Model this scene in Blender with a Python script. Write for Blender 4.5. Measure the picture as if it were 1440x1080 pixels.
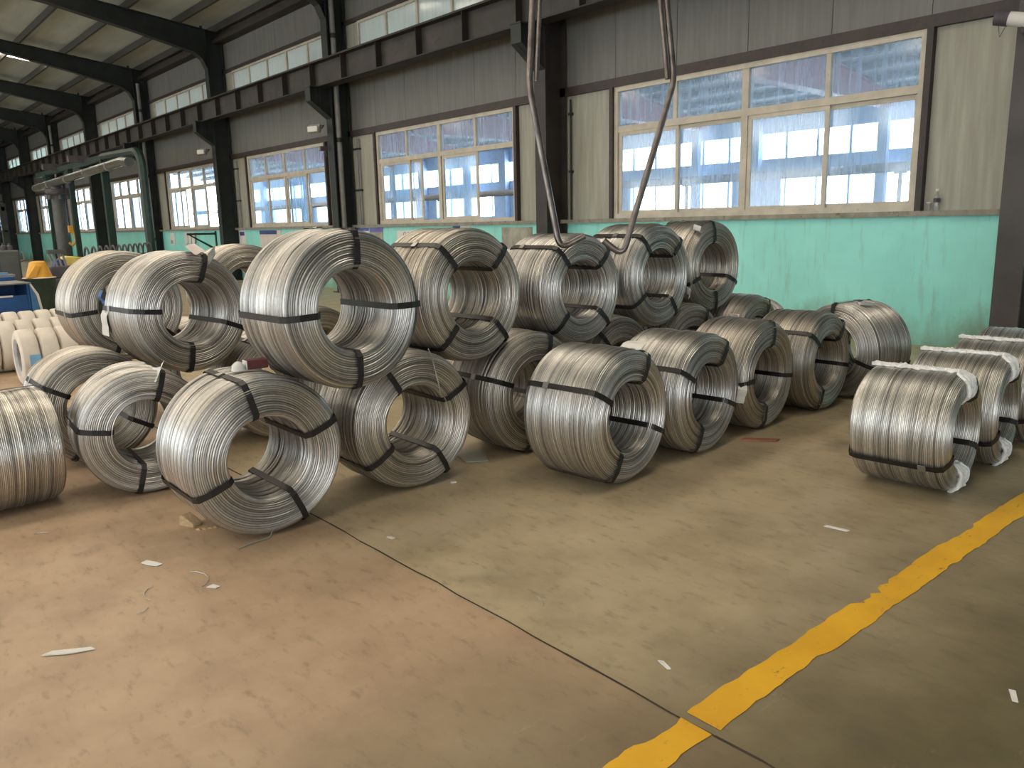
import bpy, math, random
import numpy as np
from mathutils import Vector, Matrix

random.seed(7)
rng = np.random.default_rng(7)
scene = bpy.context.scene
for o in list(bpy.data.objects):
    bpy.data.objects.remove(o)
R = math.radians

# ------------------------------------------------------------------ camera
CAM_H = 1.5
F_PX, YAW, PITCH, ROLL = 1126.32, -0.865874, -0.19864, -0.0223074
cam = bpy.data.cameras.new('camera')
cam.sensor_fit = 'HORIZONTAL'
cam.sensor_width = 36.0
cam.lens = F_PX / 1440 * 36.0
cam.clip_end = 300
cam_o = bpy.data.objects.new('camera', cam)
scene.collection.objects.link(cam_o)
fw = Vector((math.sin(YAW) * math.cos(PITCH), math.cos(YAW) * math.cos(PITCH), math.sin(PITCH)))
rt = Vector((math.cos(YAW), -math.sin(YAW), 0))
up = rt.cross(fw)
rt2 = math.cos(ROLL) * rt + math.sin(ROLL) * up
up2 = -math.sin(ROLL) * rt + math.cos(ROLL) * up
m = Matrix((rt2, up2, -fw)).transposed().to_4x4()
m.translation = (0, 0, CAM_H)
cam_o.matrix_world = m
scene.camera = cam_o

# ------------------------------------------------------------------ world, exposure
world = bpy.data.worlds.new('overcast_sky')
scene.world = world
world.use_nodes = True
bg = world.node_tree.nodes['Background']
bg.inputs['Color'].default_value = (0.86, 0.94, 1.0, 1)
bg.inputs['Strength'].default_value = 11.0
scene.view_settings.view_transform = 'Standard'
scene.view_settings.look = 'None'
scene.view_settings.exposure = -0.12
scene.view_settings.gamma = 1.0
scene.view_settings.use_curve_mapping = False
SKYLIGHT = 11.5       # daylight through the roof lights (warm sheeting)
WINDOW_FAR_SIDE = 9.0 # daylight windows in the wall behind the camera
DOOR_FILL = 8.0            # added glow in an unseen right end doorway, brightens the coil faces
BEYOND_SKYLIGHT = 45.0

# ------------------------------------------------------------------ helpers
COL = scene.collection


class MB:
    """collects polygons, builds ONE mesh object"""
    def __init__(self):
        self.v, self.f = [], []

    def add(self, vs, fs):
        n = len(self.v)
        self.v += [tuple(v) for v in vs]
        self.f += [tuple(i + n for i in f) for f in fs]
        return self

    def box(self, x0, x1, y0, y1, z0, z1):
        vs = [(x, y, z) for x in (x0, x1) for y in (y0, y1) for z in (z0, z1)]
        return self.add(vs, [(0, 1, 3, 2), (4, 6, 7, 5), (0, 4, 5, 1), (2, 3, 7, 6), (0, 2, 6, 4), (1, 5, 7, 3)])

    def prism(self, poly, axis, a0, a1):
        """extrude a 2-D polygon along axis 'x','y','z'"""
        def P(u, v, a):
            return {'x': (a, u, v), 'y': (u, a, v), 'z': (u, v, a)}[axis]
        n = len(poly)
        vs = [P(u, v, a0) for u, v in poly] + [P(u, v, a1) for u, v in poly]
        fs = [tuple(range(n)), tuple(range(2 * n - 1, n - 1, -1))]
        fs += [(i, (i + 1) % n, n + (i + 1) % n, n + i) for i in range(n)]
        return self.add(vs, fs)

    def tube(self, pts, r, n=8, cap=True):
        pts = [Vector(p) for p in pts]
        rs = r if isinstance(r, (list, tuple)) else [r] * len(pts)
        ring = []
        ref = None
        for i, p in enumerate(pts):
            t = (pts[min(i + 1, len(pts) - 1)] - pts[max(i - 1, 0)]).normalized()
            if ref is None:
                ref = t.orthogonal().normalized()
            ref = (ref - t * ref.dot(t))
            ref = ref.normalized() if ref.length > 1e-6 else t.orthogonal().normalized()
            b = t.cross(ref)
            ring += [p + (ref * math.cos(2 * math.pi * k / n) + b * math.sin(2 * math.pi * k / n)) * rs[i] for k in range(n)]
        fs = []
        for i in range(len(pts) - 1):
            for k in range(n):
                a, b_ = i * n + k, i * n + (k + 1) % n
                fs.append((a, b_, b_ + n, a + n))
        if cap:
            fs.append(tuple(range(n - 1, -1, -1)))
            e = (len(pts) - 1) * n
            fs.append(tuple(range(e, e + n)))
        return self.add(ring, fs)

    def lathe(self, prof, c=(0, 0, 0), n=24, axis='z'):
        """prof = [(r, h)...]"""
        vs = []
        for r, h in prof:
            for k in range(n):
                a = 2 * math.pi * k / n
                u, v = r * math.cos(a), r * math.sin(a)
                q = {'z': (u, v, h), 'x': (h, u, v), 'y': (u, h, v)}[axis]
                vs.append((q[0] + c[0], q[1] + c[1], q[2] + c[2]))
        fs = []
        for i in range(len(prof) - 1):
            for k in range(n):
                a, b = i * n + k, i * n + (k + 1) % n
                fs.append((a, b, b + n, a + n))
        if prof[0][0] > 0.001:
            fs.append(tuple(range(n - 1, -1, -1)))
        if prof[-1][0] > 0.001:
            e = (len(prof) - 1) * n
            fs.append(tuple(range(e, e + n)))
        return self.add(vs, fs)

    def mesh(self, name, smooth=False):
        me = bpy.data.meshes.new(name)
        me.from_pydata(self.v, [], self.f)
        import bmesh
        bm = bmesh.new()
        bm.from_mesh(me)
        bmesh.ops.recalc_face_normals(bm, faces=bm.faces)
        bm.to_mesh(me)
        bm.free()
        if smooth:
            me.polygons.foreach_set('use_smooth', [True] * len(me.polygons))
            try:
                me.set_sharp_from_angle(angle=R(40))
            except Exception:
                pass
        return me

    def build(self, name, mat, parent=None, smooth=False, bevel=0):
        return link(name, self.mesh(name, smooth), mat, parent, bevel)


def link(name, me, mat, parent=None, bevel=0):
    o = bpy.data.objects.new(name, me)
    COL.objects.link(o)
    if mat is not None and len(me.materials) == 0:
        me.materials.append(mat)
    if parent is not None:
        o.parent = parent
    if bevel:
        b = o.modifiers.new('bevel', 'BEVEL')
        b.width = bevel
        b.segments = 2
        b.limit_method = 'ANGLE'
    return o


def tag(o, label=None, cat=None, group=None, kind=None):
    if label:
        o['label'] = label
    if cat:
        o['category'] = cat
    if group:
        o['group'] = group
    if kind:
        o['kind'] = kind
    return o


def thing(name, label, cat, loc=(0, 0, 0), rz=0.0, group=None):
    o = bpy.data.objects.new(name, None)
    o.empty_display_size = 0.1
    COL.objects.link(o)
    o.location = loc
    o.rotation_euler = (0, 0, rz)
    return tag(o, label, cat, group)


def structure(name, label=None):
    o = bpy.data.objects.new(name, None)
    o.empty_display_size = 0.1
    COL.objects.link(o)
    o['kind'] = 'structure'
    if label:
        o['label'] = label
    return o


def copy_part(src, parent, loc=None):
    c = src.copy()
    COL.objects.link(c)
    c.parent = parent
    if loc is not None:
        c.location = loc
    return c


# ------------------------------------------------------------------ materials
def new_mat(name):
    mt = bpy.data.materials.new(name)
    mt.use_nodes = True
    nt = mt.node_tree
    return mt, nt, nt.nodes['Principled BSDF']


def N(nt, typ, **kw):
    n = nt.nodes.new(typ)
    for k, v in kw.items():
        if k in n.inputs:
            n.inputs[k].default_value = v
        else:
            setattr(n, k, v)
    return n


def ramp(nt, fac, stops):
    r = nt.nodes.new('ShaderNodeValToRGB')
    e = r.color_ramp.elements
    while len(e) < len(stops):
        e.new(0.5)
    for el, (p, c) in zip(e, stops):
        el.position = p
        el.color = (c[0], c[1], c[2], 1) if not isinstance(c, (int, float)) else (c, c, c, 1)
    nt.links.new(fac, r.inputs[0])
    return r.outputs[0]


def coords(nt, scale=(1, 1, 1), world=True):
    mp = nt.nodes.new('ShaderNodeMapping')
    mp.inputs['Scale'].default_value = scale
    if world:
        g = nt.nodes.new('ShaderNodeNewGeometry')
        nt.links.new(g.outputs['Position'], mp.inputs[0])
    else:
        t = nt.nodes.new('ShaderNodeTexCoord')
        nt.links.new(t.outputs['Object'], mp.inputs[0])
    return mp.outputs[0]


def noise(nt, vec, scale, detail=4, rough=0.55):
    n = N(nt, 'ShaderNodeTexNoise')
    n.inputs['Scale'].default_value = scale
    n.inputs['Detail'].default_value = detail
    n.inputs['Roughness'].default_value = rough
    nt.links.new(vec, n.inputs['Vector'])
    return n.outputs['Fac']


def mixc(nt, fac, a, b, mode='MIX'):
    x = nt.nodes.new('ShaderNodeMix')
    x.data_type = 'RGBA'
    x.blend_type = mode
    for sock, val in ((x.inputs[0], fac), (x.inputs[6], a), (x.inputs[7], b)):
        if isinstance(val, (int, float)):
            sock.default_value = val
        elif isinstance(val, tuple):
            sock.default_value = (*val[:3], 1)
        else:
            nt.links.new(val, sock)
    return x.outputs[2]


def bump(nt, bsdf, h, strength=0.2, dist=0.01):
    b = nt.nodes.new('ShaderNodeBump')
    b.inputs['Strength'].default_value = strength
    b.inputs['Distance'].default_value = dist
    nt.links.new(h, b.inputs['Height'])
    nt.links.new(b.outputs[0], bsdf.inputs['Normal'])


def plain(name, col, rough=0.6, metal=0.0, var=0.25, nscale=6, dirt=None, stretch=(1, 1, 1), world=True, bump_s=0.0):
    mt, nt, b = new_mat(name)
    v = coords(nt, stretch, world)
    n = noise(nt, v, nscale, 5)
    lo = tuple(c * (1 - var) for c in col)
    hi = tuple(min(1, c * (1 + var)) for c in col)
    c = ramp(nt, n, [(0.3, lo), (0.7, hi)])
    if dirt:
        n2 = noise(nt, v, nscale * 2.3, 6, 0.65)
        c = mixc(nt, ramp(nt, n2, [(dirt[1], 0), (dirt[1] + 0.15, 1)]), c, dirt[0])
    nt.links.new(c, b.inputs['Base Color'])
    b.inputs['Roughness'].default_value = rough
    b.inputs['Metallic'].default_value = metal
    if bump_s:
        bump(nt, b, n, bump_s)
    return mt


def emitter(name, col, strength):
    mt = bpy.data.materials.new(name)
    mt.use_nodes = True
    nt = mt.node_tree
    nt.nodes.clear()
    o = nt.nodes.new('ShaderNodeOutputMaterial')
    e = nt.nodes.new('ShaderNodeEmission')
    e.inputs[0].default_value = (*col, 1)
    e.inputs[1].default_value = strength
    nt.links.new(e.outputs[0], o.inputs[0])
    return mt


M = {}


def floor_material():
    mt, nt, b = new_mat('epoxy_concrete_floor')
    p = coords(nt)
    big = noise(nt, p, 0.55, 4, 0.5)
    med = noise(nt, p, 2.6, 6, 0.6)
    fine = noise(nt, coords(nt, (1, 2.2, 1)), 9, 6, 0.65)
    warm = ramp(nt, med, [(0.30, (0.33, 0.225, 0.14)), (0.55, (0.425, 0.30, 0.19)), (0.75, (0.47, 0.345, 0.225))])
    olive = ramp(nt, med, [(0.30, (0.095, 0.077, 0.036)), (0.55, (0.135, 0.110, 0.054)), (0.75, (0.18, 0.150, 0.078))])
    # olive tone towards the right; weaker light there is darkened into the colour
    sep = nt.nodes.new('ShaderNodeSeparateXYZ')
    nt.links.new(p, sep.inputs[0])
    a = N(nt, 'ShaderNodeMath', operation='MULTIPLY_ADD')
    nt.links.new(big, a.inputs[0]); a.inputs[1].default_value = 2.2
    nt.links.new(sep.outputs[0], a.inputs[2])
    mr = N(nt, 'ShaderNodeMapRange')
    mr.inputs['From Min'].default_value = -0.95
    mr.inputs['From Max'].default_value = 0.28
    nt.links.new(a.outputs[0], mr.inputs['Value'])
    tan = ramp(nt, med, [(0.30, (0.315, 0.25, 0.15)), (0.55, (0.43, 0.35, 0.22)), (0.75, (0.49, 0.41, 0.27))])
    y = N(nt, 'ShaderNodeMath', operation='GREATER_THAN'); y.inputs[1].default_value = 1.802
    nt.links.new(sep.outputs[1], y.inputs[0])
    s = N(nt, 'ShaderNodeMath', operation='MULTIPLY')
    nt.links.new(y.outputs[0], s.inputs[0]); s.inputs[1].default_value = 0.85
    c = mixc(nt, s.outputs[0], warm, tan)
    c = mixc(nt, mr.outputs[0], c, olive)
    # scuffs and oil spots
    c = mixc(nt, ramp(nt, fine, [(0.56, 0), (0.74, 0.55)]), c, (0.13, 0.10, 0.065))
    sc = noise(nt, coords(nt, (3.5, 1, 1)), 3.1, 7, 0.7)
    c = mixc(nt, ramp(nt, sc, [(0.62, 0), (0.78, 0.5)]), c, (0.50, 0.42, 0.30))
    sp = noise(nt, p, 1.7, 3, 0.4)
    c = mixc(nt, ramp(nt, sp, [(0.66, 0), (0.76, 0.6)]), c, (0.11, 0.09, 0.06))
    nt.links.new(c, b.inputs['Base Color'])
    nt.links.new(ramp(nt, fine, [(0.2, 0.36), (0.8, 0.62)]), b.inputs['Roughness'])
    bump(nt, b, fine, 0.06, 0.004)
    return mt


def wire_material(name, col, rough):
    mt, nt, b = new_mat(name)
    v = coords(nt, (1, 1, 1), False)
    n = noise(nt, v, 45, 3, 0.6)
    n2 = noise(nt, v, 3.0, 3, 0.5)
    c = ramp(nt, n, [(0.3, tuple(x * 0.86 for x in col)), (0.62, col), (0.8, tuple(min(1, x * 1.12) for x in col))])
    c = mixc(nt, ramp(nt, n2, [(0.45, 0), (0.75, 0.35)]), c, tuple(x * f for x, f in zip(col, (0.86, 0.78, 0.66))))
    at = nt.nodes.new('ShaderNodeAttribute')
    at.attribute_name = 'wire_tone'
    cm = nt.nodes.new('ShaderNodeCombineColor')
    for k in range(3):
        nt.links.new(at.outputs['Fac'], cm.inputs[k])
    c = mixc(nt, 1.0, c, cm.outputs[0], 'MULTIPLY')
    nt.links.new(c, b.inputs['Base Color'])
    b.inputs['Metallic'].default_value = 0.92
    nt.links.new(ramp(nt, n, [(0.2, rough + 0.12), (0.8, rough - 0.06)]), b.inputs['Roughness'])
    return mt


def green_wall_material():
    mt, nt, b = new_mat('green_painted_wall')
    p = coords(nt)
    base = ramp(nt, noise(nt, p, 1.1, 5, 0.6), [(0.3, (0.26, 0.68, 0.61)), (0.7, (0.33, 0.80, 0.72))])
    streak = noise(nt, coords(nt, (5, 1, 0.7)), 2.0, 6, 0.65)
    c = mixc(nt, ramp(nt, streak, [(0.55, 0), (0.8, 0.6)]), base, (0.22, 0.33, 0.24))
    # grime climbing from the floor, ragged upper edge
    sep = nt.nodes.new('ShaderNodeSeparateXYZ')
    nt.links.new(p, sep.inputs[0])
    a = N(nt, 'ShaderNodeMath', operation='MULTIPLY_ADD')
    nt.links.new(noise(nt, coords(nt, (1, 1, 0.5)), 1.6, 6, 0.65), a.inputs[0]); a.inputs[1].default_value = -1.5
    nt.links.new(sep.outputs[2], a.inputs[2])
    g = N(nt, 'ShaderNodeMapRange')
    g.inputs['From Min'].default_value = -0.75; g.inputs['From Max'].default_value = -0.30
    g.inputs['To Min'].default_value = 0.75; g.inputs['To Max'].default_value = 0.0
    nt.links.new(a.outputs[0], g.inputs['Value'])
    c = mixc(nt, g.outputs[0], c, (0.17, 0.22, 0.13))
    nt.links.new(c, b.inputs['Base Color'])
    b.inputs['Roughness'].default_value = 0.55
    return mt


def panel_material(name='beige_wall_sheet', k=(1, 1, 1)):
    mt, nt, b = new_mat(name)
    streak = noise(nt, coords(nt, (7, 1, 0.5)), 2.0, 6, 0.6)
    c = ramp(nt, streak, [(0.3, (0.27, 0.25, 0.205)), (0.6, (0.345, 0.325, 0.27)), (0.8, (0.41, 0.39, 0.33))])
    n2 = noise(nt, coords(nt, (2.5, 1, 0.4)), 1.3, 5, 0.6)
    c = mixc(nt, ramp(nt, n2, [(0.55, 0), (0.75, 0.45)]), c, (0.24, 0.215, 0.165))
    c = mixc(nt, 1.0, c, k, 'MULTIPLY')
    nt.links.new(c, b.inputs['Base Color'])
    b.inputs['Roughness'].default_value = 0.5
    return mt


def glass_material(name, tint, haze_col, haze):
    mt = bpy.data.materials.new(name)
    mt.use_nodes = True
    nt = mt.node_tree
    nt.nodes.clear()
    out = nt.nodes.new('ShaderNodeOutputMaterial')
    tr = N(nt, 'ShaderNodeBsdfTransparent'); tr.inputs[0].default_value = (*tint, 1)
    df = N(nt, 'ShaderNodeBsdfDiffuse'); df.inputs[0].default_value = (*haze_col, 1)
    tl = N(nt, 'ShaderNodeBsdfTranslucent'); tl.inputs[0].default_value = (*haze_col, 1)
    gl = N(nt, 'ShaderNodeBsdfGlossy'); gl.inputs['Roughness'].default_value = 0.08
    m1 = nt.nodes.new('ShaderNodeMixShader'); m1.inputs[0].default_value = 0.6
    nt.links.new(df.outputs[0], m1.inputs[1]); nt.links.new(tl.outputs[0], m1.inputs[2])
    s = noise(nt, coords(nt, (9, 1, 0.35)), 2.2, 6, 0.7)
    f = ramp(nt, s, [(0.35, max(0, haze - 0.10)), (0.6, haze), (0.78, min(1, haze + 0.25))])
    m2 = nt.nodes.new('ShaderNodeMixShader')
    nt.links.new(f, m2.inputs[0]); nt.links.new(tr.outputs[0], m2.inputs[1]); nt.links.new(m1.outputs[0], m2.inputs[2])
    m3 = nt.nodes.new('ShaderNodeMixShader'); m3.inputs[0].default_value = 0.05
    nt.links.new(m2.outputs[0], m3.inputs[1]); nt.links.new(gl.outputs[0], m3.inputs[2])
    nt.links.new(m3.outputs[0], out.inputs[0])
    return mt


def yellow_material():
    mt, nt, b = new_mat('worn_yellow_floor_paint')
    p = coords(nt)
    c = ramp(nt, noise(nt, p, 3, 4), [(0.3, (0.66, 0.34, 0.012)), (0.7, (0.82, 0.46, 0.018))])
    w = noise(nt, coords(nt, (2.2, 1, 1)), 11, 7, 0.72)
    c = mixc(nt, ramp(nt, w, [(0.60, 0), (0.68, 0.9)]), c, (0.22, 0.14, 0.05))
    w2 = noise(nt, p, 2.1, 4, 0.5)
    c = mixc(nt, ramp(nt, w2, [(0.62, 0), (0.74, 0.6)]), c, (0.42, 0.25, 0.09))
    nt.links.new(c, b.inputs['Base Color'])
    b.inputs['Roughness'].default_value = 0.5
    return mt


M['floor'] = floor_material()
M['joint'] = plain('joint_filler', (0.05, 0.035, 0.025), 0.9)
M['yellow'] = yellow_material()
M['green_wall'] = green_wall_material()
M['panel'] = panel_material(k=(1.04, 1.09, 1.07))
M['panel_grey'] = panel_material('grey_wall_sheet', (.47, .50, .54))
M['lintel'] = plain('red_brown_channel', (0.034, 0.021, 0.017), 0.5, dirt=((0.015, 0.011, 0.011), 0.55))
M['ledge'] = plain('dusty_grey_ledge', (0.26, 0.245, 0.20), 0.8, dirt=((0.12, 0.1, 0.07), 0.55))
M['frame'] = plain('aged_cream_window_frame', (0.50, 0.45, 0.36), 0.45, var=0.15, dirt=((0.30, 0.20, 0.13), 0.62))
M['glass'] = glass_material('dusty_bluish_glass', (0.86, 0.94, 1.0), (0.64, 0.80, 0.97), 0.32)
M['frost'] = glass_material('frosted_grey_green_pane', (0.75, 0.9, 0.88), (0.72, 0.76, 0.72), 0.85)
M['steel'] = plain('dark_green_black_steel', (0.014, 0.019, 0.017), 0.55, var=0.4, nscale=3)
M['steel_brown'] = plain('dark_brown_steel', (0.028, 0.022, 0.019), 0.55, var=0.4, nscale=3)
M['steel_right'] = plain('grey_brown_column_paint', (0.058, 0.050, 0.046), 0.55, var=0.25, nscale=3)
M['rust'] = plain('rusty_brown_crane_beam', (0.021, 0.016, 0.012), 0.6, var=0.35, nscale=2.5, dirt=((0.022, 0.015, 0.011), 0.56))
M['beam_grey'] = plain('crane_beam_web_paint', (0.043, 0.038, 0.032), 0.6, var=0.35, nscale=2.5, dirt=((0.022, 0.016, 0.013), 0.56))
M['roof'] = plain('pale_roof_sheet', (0.37, 0.415, 0.395), 0.7, var=0.12, nscale=1.2, stretch=(0.4, 3, 1))
M['purlin'] = plain('grey_green_purlin', (0.042, 0.042, 0.036), 0.6)
M['pipe_grey'] = plain('grey_plastic_pipe', (0.22, 0.215, 0.205), 0.45, var=0.12)
M['wire'] = wire_material('galvanized_wire', (0.565, 0.548, 0.522), 0.34)
M['wire_warm'] = wire_material('dull_steel_wire', (0.535, 0.50, 0.45), 0.38)
M['wire_bright'] = wire_material('bright_galvanized_wire', (0.66, 0.64, 0.60), 0.36)
M['bare_wire'] = plain('bare_wire_end', (0.5, 0.48, 0.45), 0.4, 0.8)
M['strap'] = plain('black_steel_strap', (0.012, 0.010, 0.0095), 0.46, var=0.4, nscale=20, world=False)
M['buckle'] = plain('bare_strap_seal', (0.35, 0.34, 0.32), 0.35, 0.8)
M['cord'] = plain('white_cord', (0.75, 0.75, 0.73), 0.8, var=0.15, nscale=40)
M['paper'] = plain('white_paper', (0.68, 0.66, 0.62), 0.8, var=0.06)
M['hook'] = plain('worn_steel_tube', (0.19, 0.165, 0.155), 0.30, 0.85, var=0.35, nscale=14, dirt=((0.40, 0.38, 0.36), 0.66))
M['hook_dark'] = plain('dark_hoist_iron', (0.06, 0.045, 0.045), 0.5, 0.3)

# ------------------------------------------------------------------ dimensions
D = 9.585            # inner face of the window wall
BAY = 6.926
COL0 = -2.93         # column nearest the right edge
SILL = 1.53
WTOP, WTR = 3.48, 2.86
PAN = 1.15
XL, XR, YN = -66.0, 13.0, -14.4
NB = 9               # bays running left
RIDGE = (YN + D) / 2


def roof_z(y):
    return 7.10 + 0.13 * (D - y) if y >= RIDGE else 7.10 + 0.13 * (y - YN)


# ------------------------------------------------------------------ floor, roof, walls of the hall
fl = MB().box(XL, XR, YN, D + 0.2, -0.2, 0).build('floor', M['floor'])
tag(fl, 'tan and olive scuffed concrete factory floor', kind='structure')
jt = MB()
xs = np.linspace(-8, 6, 90)
jit = rng.normal(0, 0.004, 90)
for i in range(89):
    w = 0.0035 + 0.002 * rng.random()
    y0, y1 = 1.806 + jit[i], 1.806 + jit[i + 1]
    jt.add([(xs[i], y0 - w, 0.0012), (xs[i + 1], y1 - w, 0.0012), (xs[i + 1], y1 + w, 0.0012), (xs[i], y0 + w, 0.0012)], [(0, 1, 2, 3)])
jo = jt.build('floor_joint', M['joint'], fl)

rf = MB()
for a, b in ((D + 0.2, RIDGE), (RIDGE, YN - 0.2)):
    za, zb = roof_z(min(a, D)), roof_z(max(b, YN))
    rf.add([(XL, a, za), (XR, a, za), (XR, b, zb), (XL, b, zb), (XL, a, za + .08), (XR, a, za + .08), (XR, b, zb + .08), (XL, b, zb + .08)],
           [(0, 1, 2, 3), (4, 5, 6, 7), (0, 1, 5, 4), (2, 3, 7, 6), (0, 3, 7, 4), (1, 2, 6, 5)])
ceil = rf.build('ceiling', M['roof'])
tag(ceil, 'pale sheet roof underside on dark purlins', kind='structure')
pm = MB().box(XL, XR, -0.035, 0.035, -0.19, -0.002).mesh('purlin')
y = D - 0.02
k = 0
PUR_Y = [9.42, 8.45, 7.12, 5.82, 4.5, 3.2, 1.9, 0.6, -0.7, -2.0]
for y in PUR_Y + [-2.8 - 1.3 * i for i in range(9)]:
    q = link('purlin', pm, M['purlin'], ceil)
    q.location = (0, y, roof_z(y))
# translucent roof lights in the sheeting
M['skylight'] = emitter('translucent_roof_light', (1.0, 0.88, 0.71), SKYLIGHT)


def roof_light(x0, x1, ya, yb):
    za, zb = roof_z(ya) - 0.004, roof_z(yb) - 0.004
    return MB().add([(x0, ya, za), (x1, ya, za), (x1, yb, zb), (x0, yb, zb),
                     (x0, ya, za - .02), (x1, ya, za - .02), (x1, yb, zb - .02), (x0, yb, zb - .02)],
                    [(0, 1, 2, 3), (4, 5, 6, 7), (0, 1, 5, 4), (2, 3, 7, 6), (0, 3, 7, 4), (1, 2, 6, 5)]).build('roof_light', M['skylight'], ceil)


for i in range(-1, 6):
    xc = COL0 - BAY * i + BAY / 2 - BAY
    if i >= 0:
        roof_light(xc - .55, xc + .55, 5.5 if i <= 2 else 3.0, RIDGE + 0.3)
    roof_light(xc - .55, xc + .55, RIDGE - 0.3, -12.5)
roof_light(-2.4, -1.3, 5.8, 2.5)  # extra strip added to brighten the middle floor and the coils by the line
roof_light(-33.7, -33.0, 6.85, 3.4)
roof_light(-40.6, -39.9, 6.85, 3.4)
roof_light(-47.6, -46.9, 6.85, 3.4)

# window wall
wb = MB().box(XL, XR, D, D + 0.22, 0, SILL - 0.06).build('wall_back', M['green_wall'])
tag(wb, 'green painted lower wall under beige sheeting and windows', kind='structure')
ledge = MB().box(XL, XR, D - 0.07, D + 0.24, SILL - 0.06, SILL).build('trim_1', M['ledge'])
tag(ledge, 'dusty grey ledge along the top of the green wall', kind='structure')
lin = MB().box(XL, XR, D - 0.05, D + 0.2, WTOP, WTOP + 0.13).build('trim_2', M['lintel'])
tag(lin, 'dark red-brown channel above the big windows', kind='structure')
lin2 = MB().box(XL, XR, D - 0.05, D + 0.2, 5.84, 5.92).build('trim_3', M['lintel'])
tag(lin2, 'dark channel above the high strip windows', kind='structure')
eave = MB().box(XL, XR, D - 0.28, D - 0.12, 6.62, 6.72).box(XL, XR, D - 0.14, D + 0.1, 6.62, 6.86).build('trim_4', M['steel_brown'])
tag(eave, 'dark eave strut where wall meets roof', kind='structure')
CZ0, CZ1 = 4.90, 5.84


def wpanel(x0, x1, z0, z1, mt='panel'):
    MB().box(x0 + 0.004, x1 - 0.004, D + 0.02, D + 0.12, z0, z1).build('wall_panel', M[mt], wb)


# sheets run in 1.15 m widths
x = XR
edges = []
for kbay in range(-2, NB):
    xc = COL0 - BAY * kbay           # column at the right of this bay
    x1, x0 = xc, xc - BAY
    w1, w0 = xc - 1.16, xc - 1.16 - 4 * PAN
    wpanel(w1 + 0.07, x1, SILL, WTOP)
    wpanel(x0, w0 - 0.07, SILL, WTOP)
    n = 6
    for i in range(n):
        a, b = x0 + BAY * i / n, x0 + BAY * (i + 1) / n
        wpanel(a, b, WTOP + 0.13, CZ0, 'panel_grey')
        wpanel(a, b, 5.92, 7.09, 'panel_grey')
    if kbay < -1:
        wpanel(w0 - .07, w1 + .07, SILL, WTOP)
    wpanel(w1 + 0.55, x1, CZ0, CZ1)
    wpanel(x0, w0 - 0.55, CZ0, CZ1)

# ------------------------------------------------------------------ windows in the window wall
def bar(mb, x0, x1, z0, z1, y0=D - 0.01, y1=D + 0.07):
    return mb.box(x0, x1, y0, y1, z0, z1)


def rect_frame(mb, x0, x1, z0, z1, t, y0, y1):
    mb.box(x0, x1, y0, y1, z0, z0 + t).box(x0, x1, y0, y1, z1 - t, z1)
    mb.box(x0, x0 + t, y0, y1, z0 + t, z1 - t).box(x1 - t, x1, y0, y1, z0 + t, z1 - t)
    return mb


jamb_me = None
for kbay in range(-1, NB):
    xr = COL0 - BAY * kbay - 1.16
    xl = xr - 4 * PAN
    nwin = kbay + 2
    w = structure(f'window_{nwin}', 'cream framed factory window of four upper lights and four lower sashes')
    w.location = (xl, 0, 0)
    W = 4 * PAN
    rect_frame(MB(), 0, W, SILL, WTOP, 0.07, D - 0.02, D + 0.08).build('window_frame', M['frame'], w)
    for s in (-1, 1):
        xx = -0.035 if s < 0 else W + 0.035
        MB().box(xx - 0.035, xx + 0.035, D - 0.06, D + 0.12, SILL, WTOP).build('jamb_channel', M['lintel'], w)
    bar(MB(), 0.07, W - 0.07, WTR - 0.045, WTR + 0.045).build('transom', M['frame'], w)
    for i in (1, 2, 3):
        t = 0.05 if i == 2 else 0.03
        bar(MB(), i * PAN - t, i * PAN + t, WTR + 0.045, WTOP - 0.07).build('mullion', M['frame'], w)
    bar(MB(), 2 * PAN - 0.05, 2 * PAN + 0.05, SILL + 0.07, WTR - 0.045).build('mullion', M['frame'], w)
    for i in range(4):
        MB().box(i * PAN + 0.03, (i + 1) * PAN - 0.03, D + 0.03, D + 0.036, WTR + 0.04, WTOP - 0.06).build('pane', M['glass'], w)
    if kbay <= 0:
        pos = [0.07, 1.0, 2.0 + 0.045, 2.97]
    else:
        pos = [0.10, 0.42, 2.06, 2.02] if kbay % 2 else [0.10, 1.0, 2.06, 2.12]
    for i, u in enumerate(pos):
        yo = D + (0.005 if i % 2 == 0 else 0.042)
        a, b = u * PAN, (u + 0.985) * PAN
        if i == 1 and pos[1] > 0.9:
            b = 2 * PAN - 0.03
        if i == 3 and pos[3] > 2.9:
            b = W - 0.06
        sash = rect_frame(MB(), a, b, SILL + 0.06, WTR - 0.045, 0.055, yo, yo + 0.03).build('sash', M['frame'], w)
        MB().box(a + 0.05, b - 0.05, yo + 0.012, yo + 0.017, SILL + 0.11, WTR - 0.095).build('pane', M['glass'], sash)
    # strip window above the crane beam
    c = structure(f'window_{nwin + 20}', 'strip of frosted panes high above the crane beam')
    c.location = (xl - 0.55, 0, 0)
    CW = W + 1.1
    rect_frame(MB(), 0, CW, CZ0, CZ1, 0.05, D - 0.01, D + 0.07).build('window_frame', M['frame'], c)
    npn = 5
    for i in range(1, npn):
        bar(MB(), CW * i / npn - 0.03, CW * i / npn + 0.03, CZ0 + .05, CZ1 - .05).build('mullion', M['frame'], c)
    for i in range(npn):
        MB().box(CW * i / npn + .02, CW * (i + 1) / npn - .02, D + 0.03, D + 0.036, CZ0 + .04, CZ1 - .04).build('pane', M['frost'], c)

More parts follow.
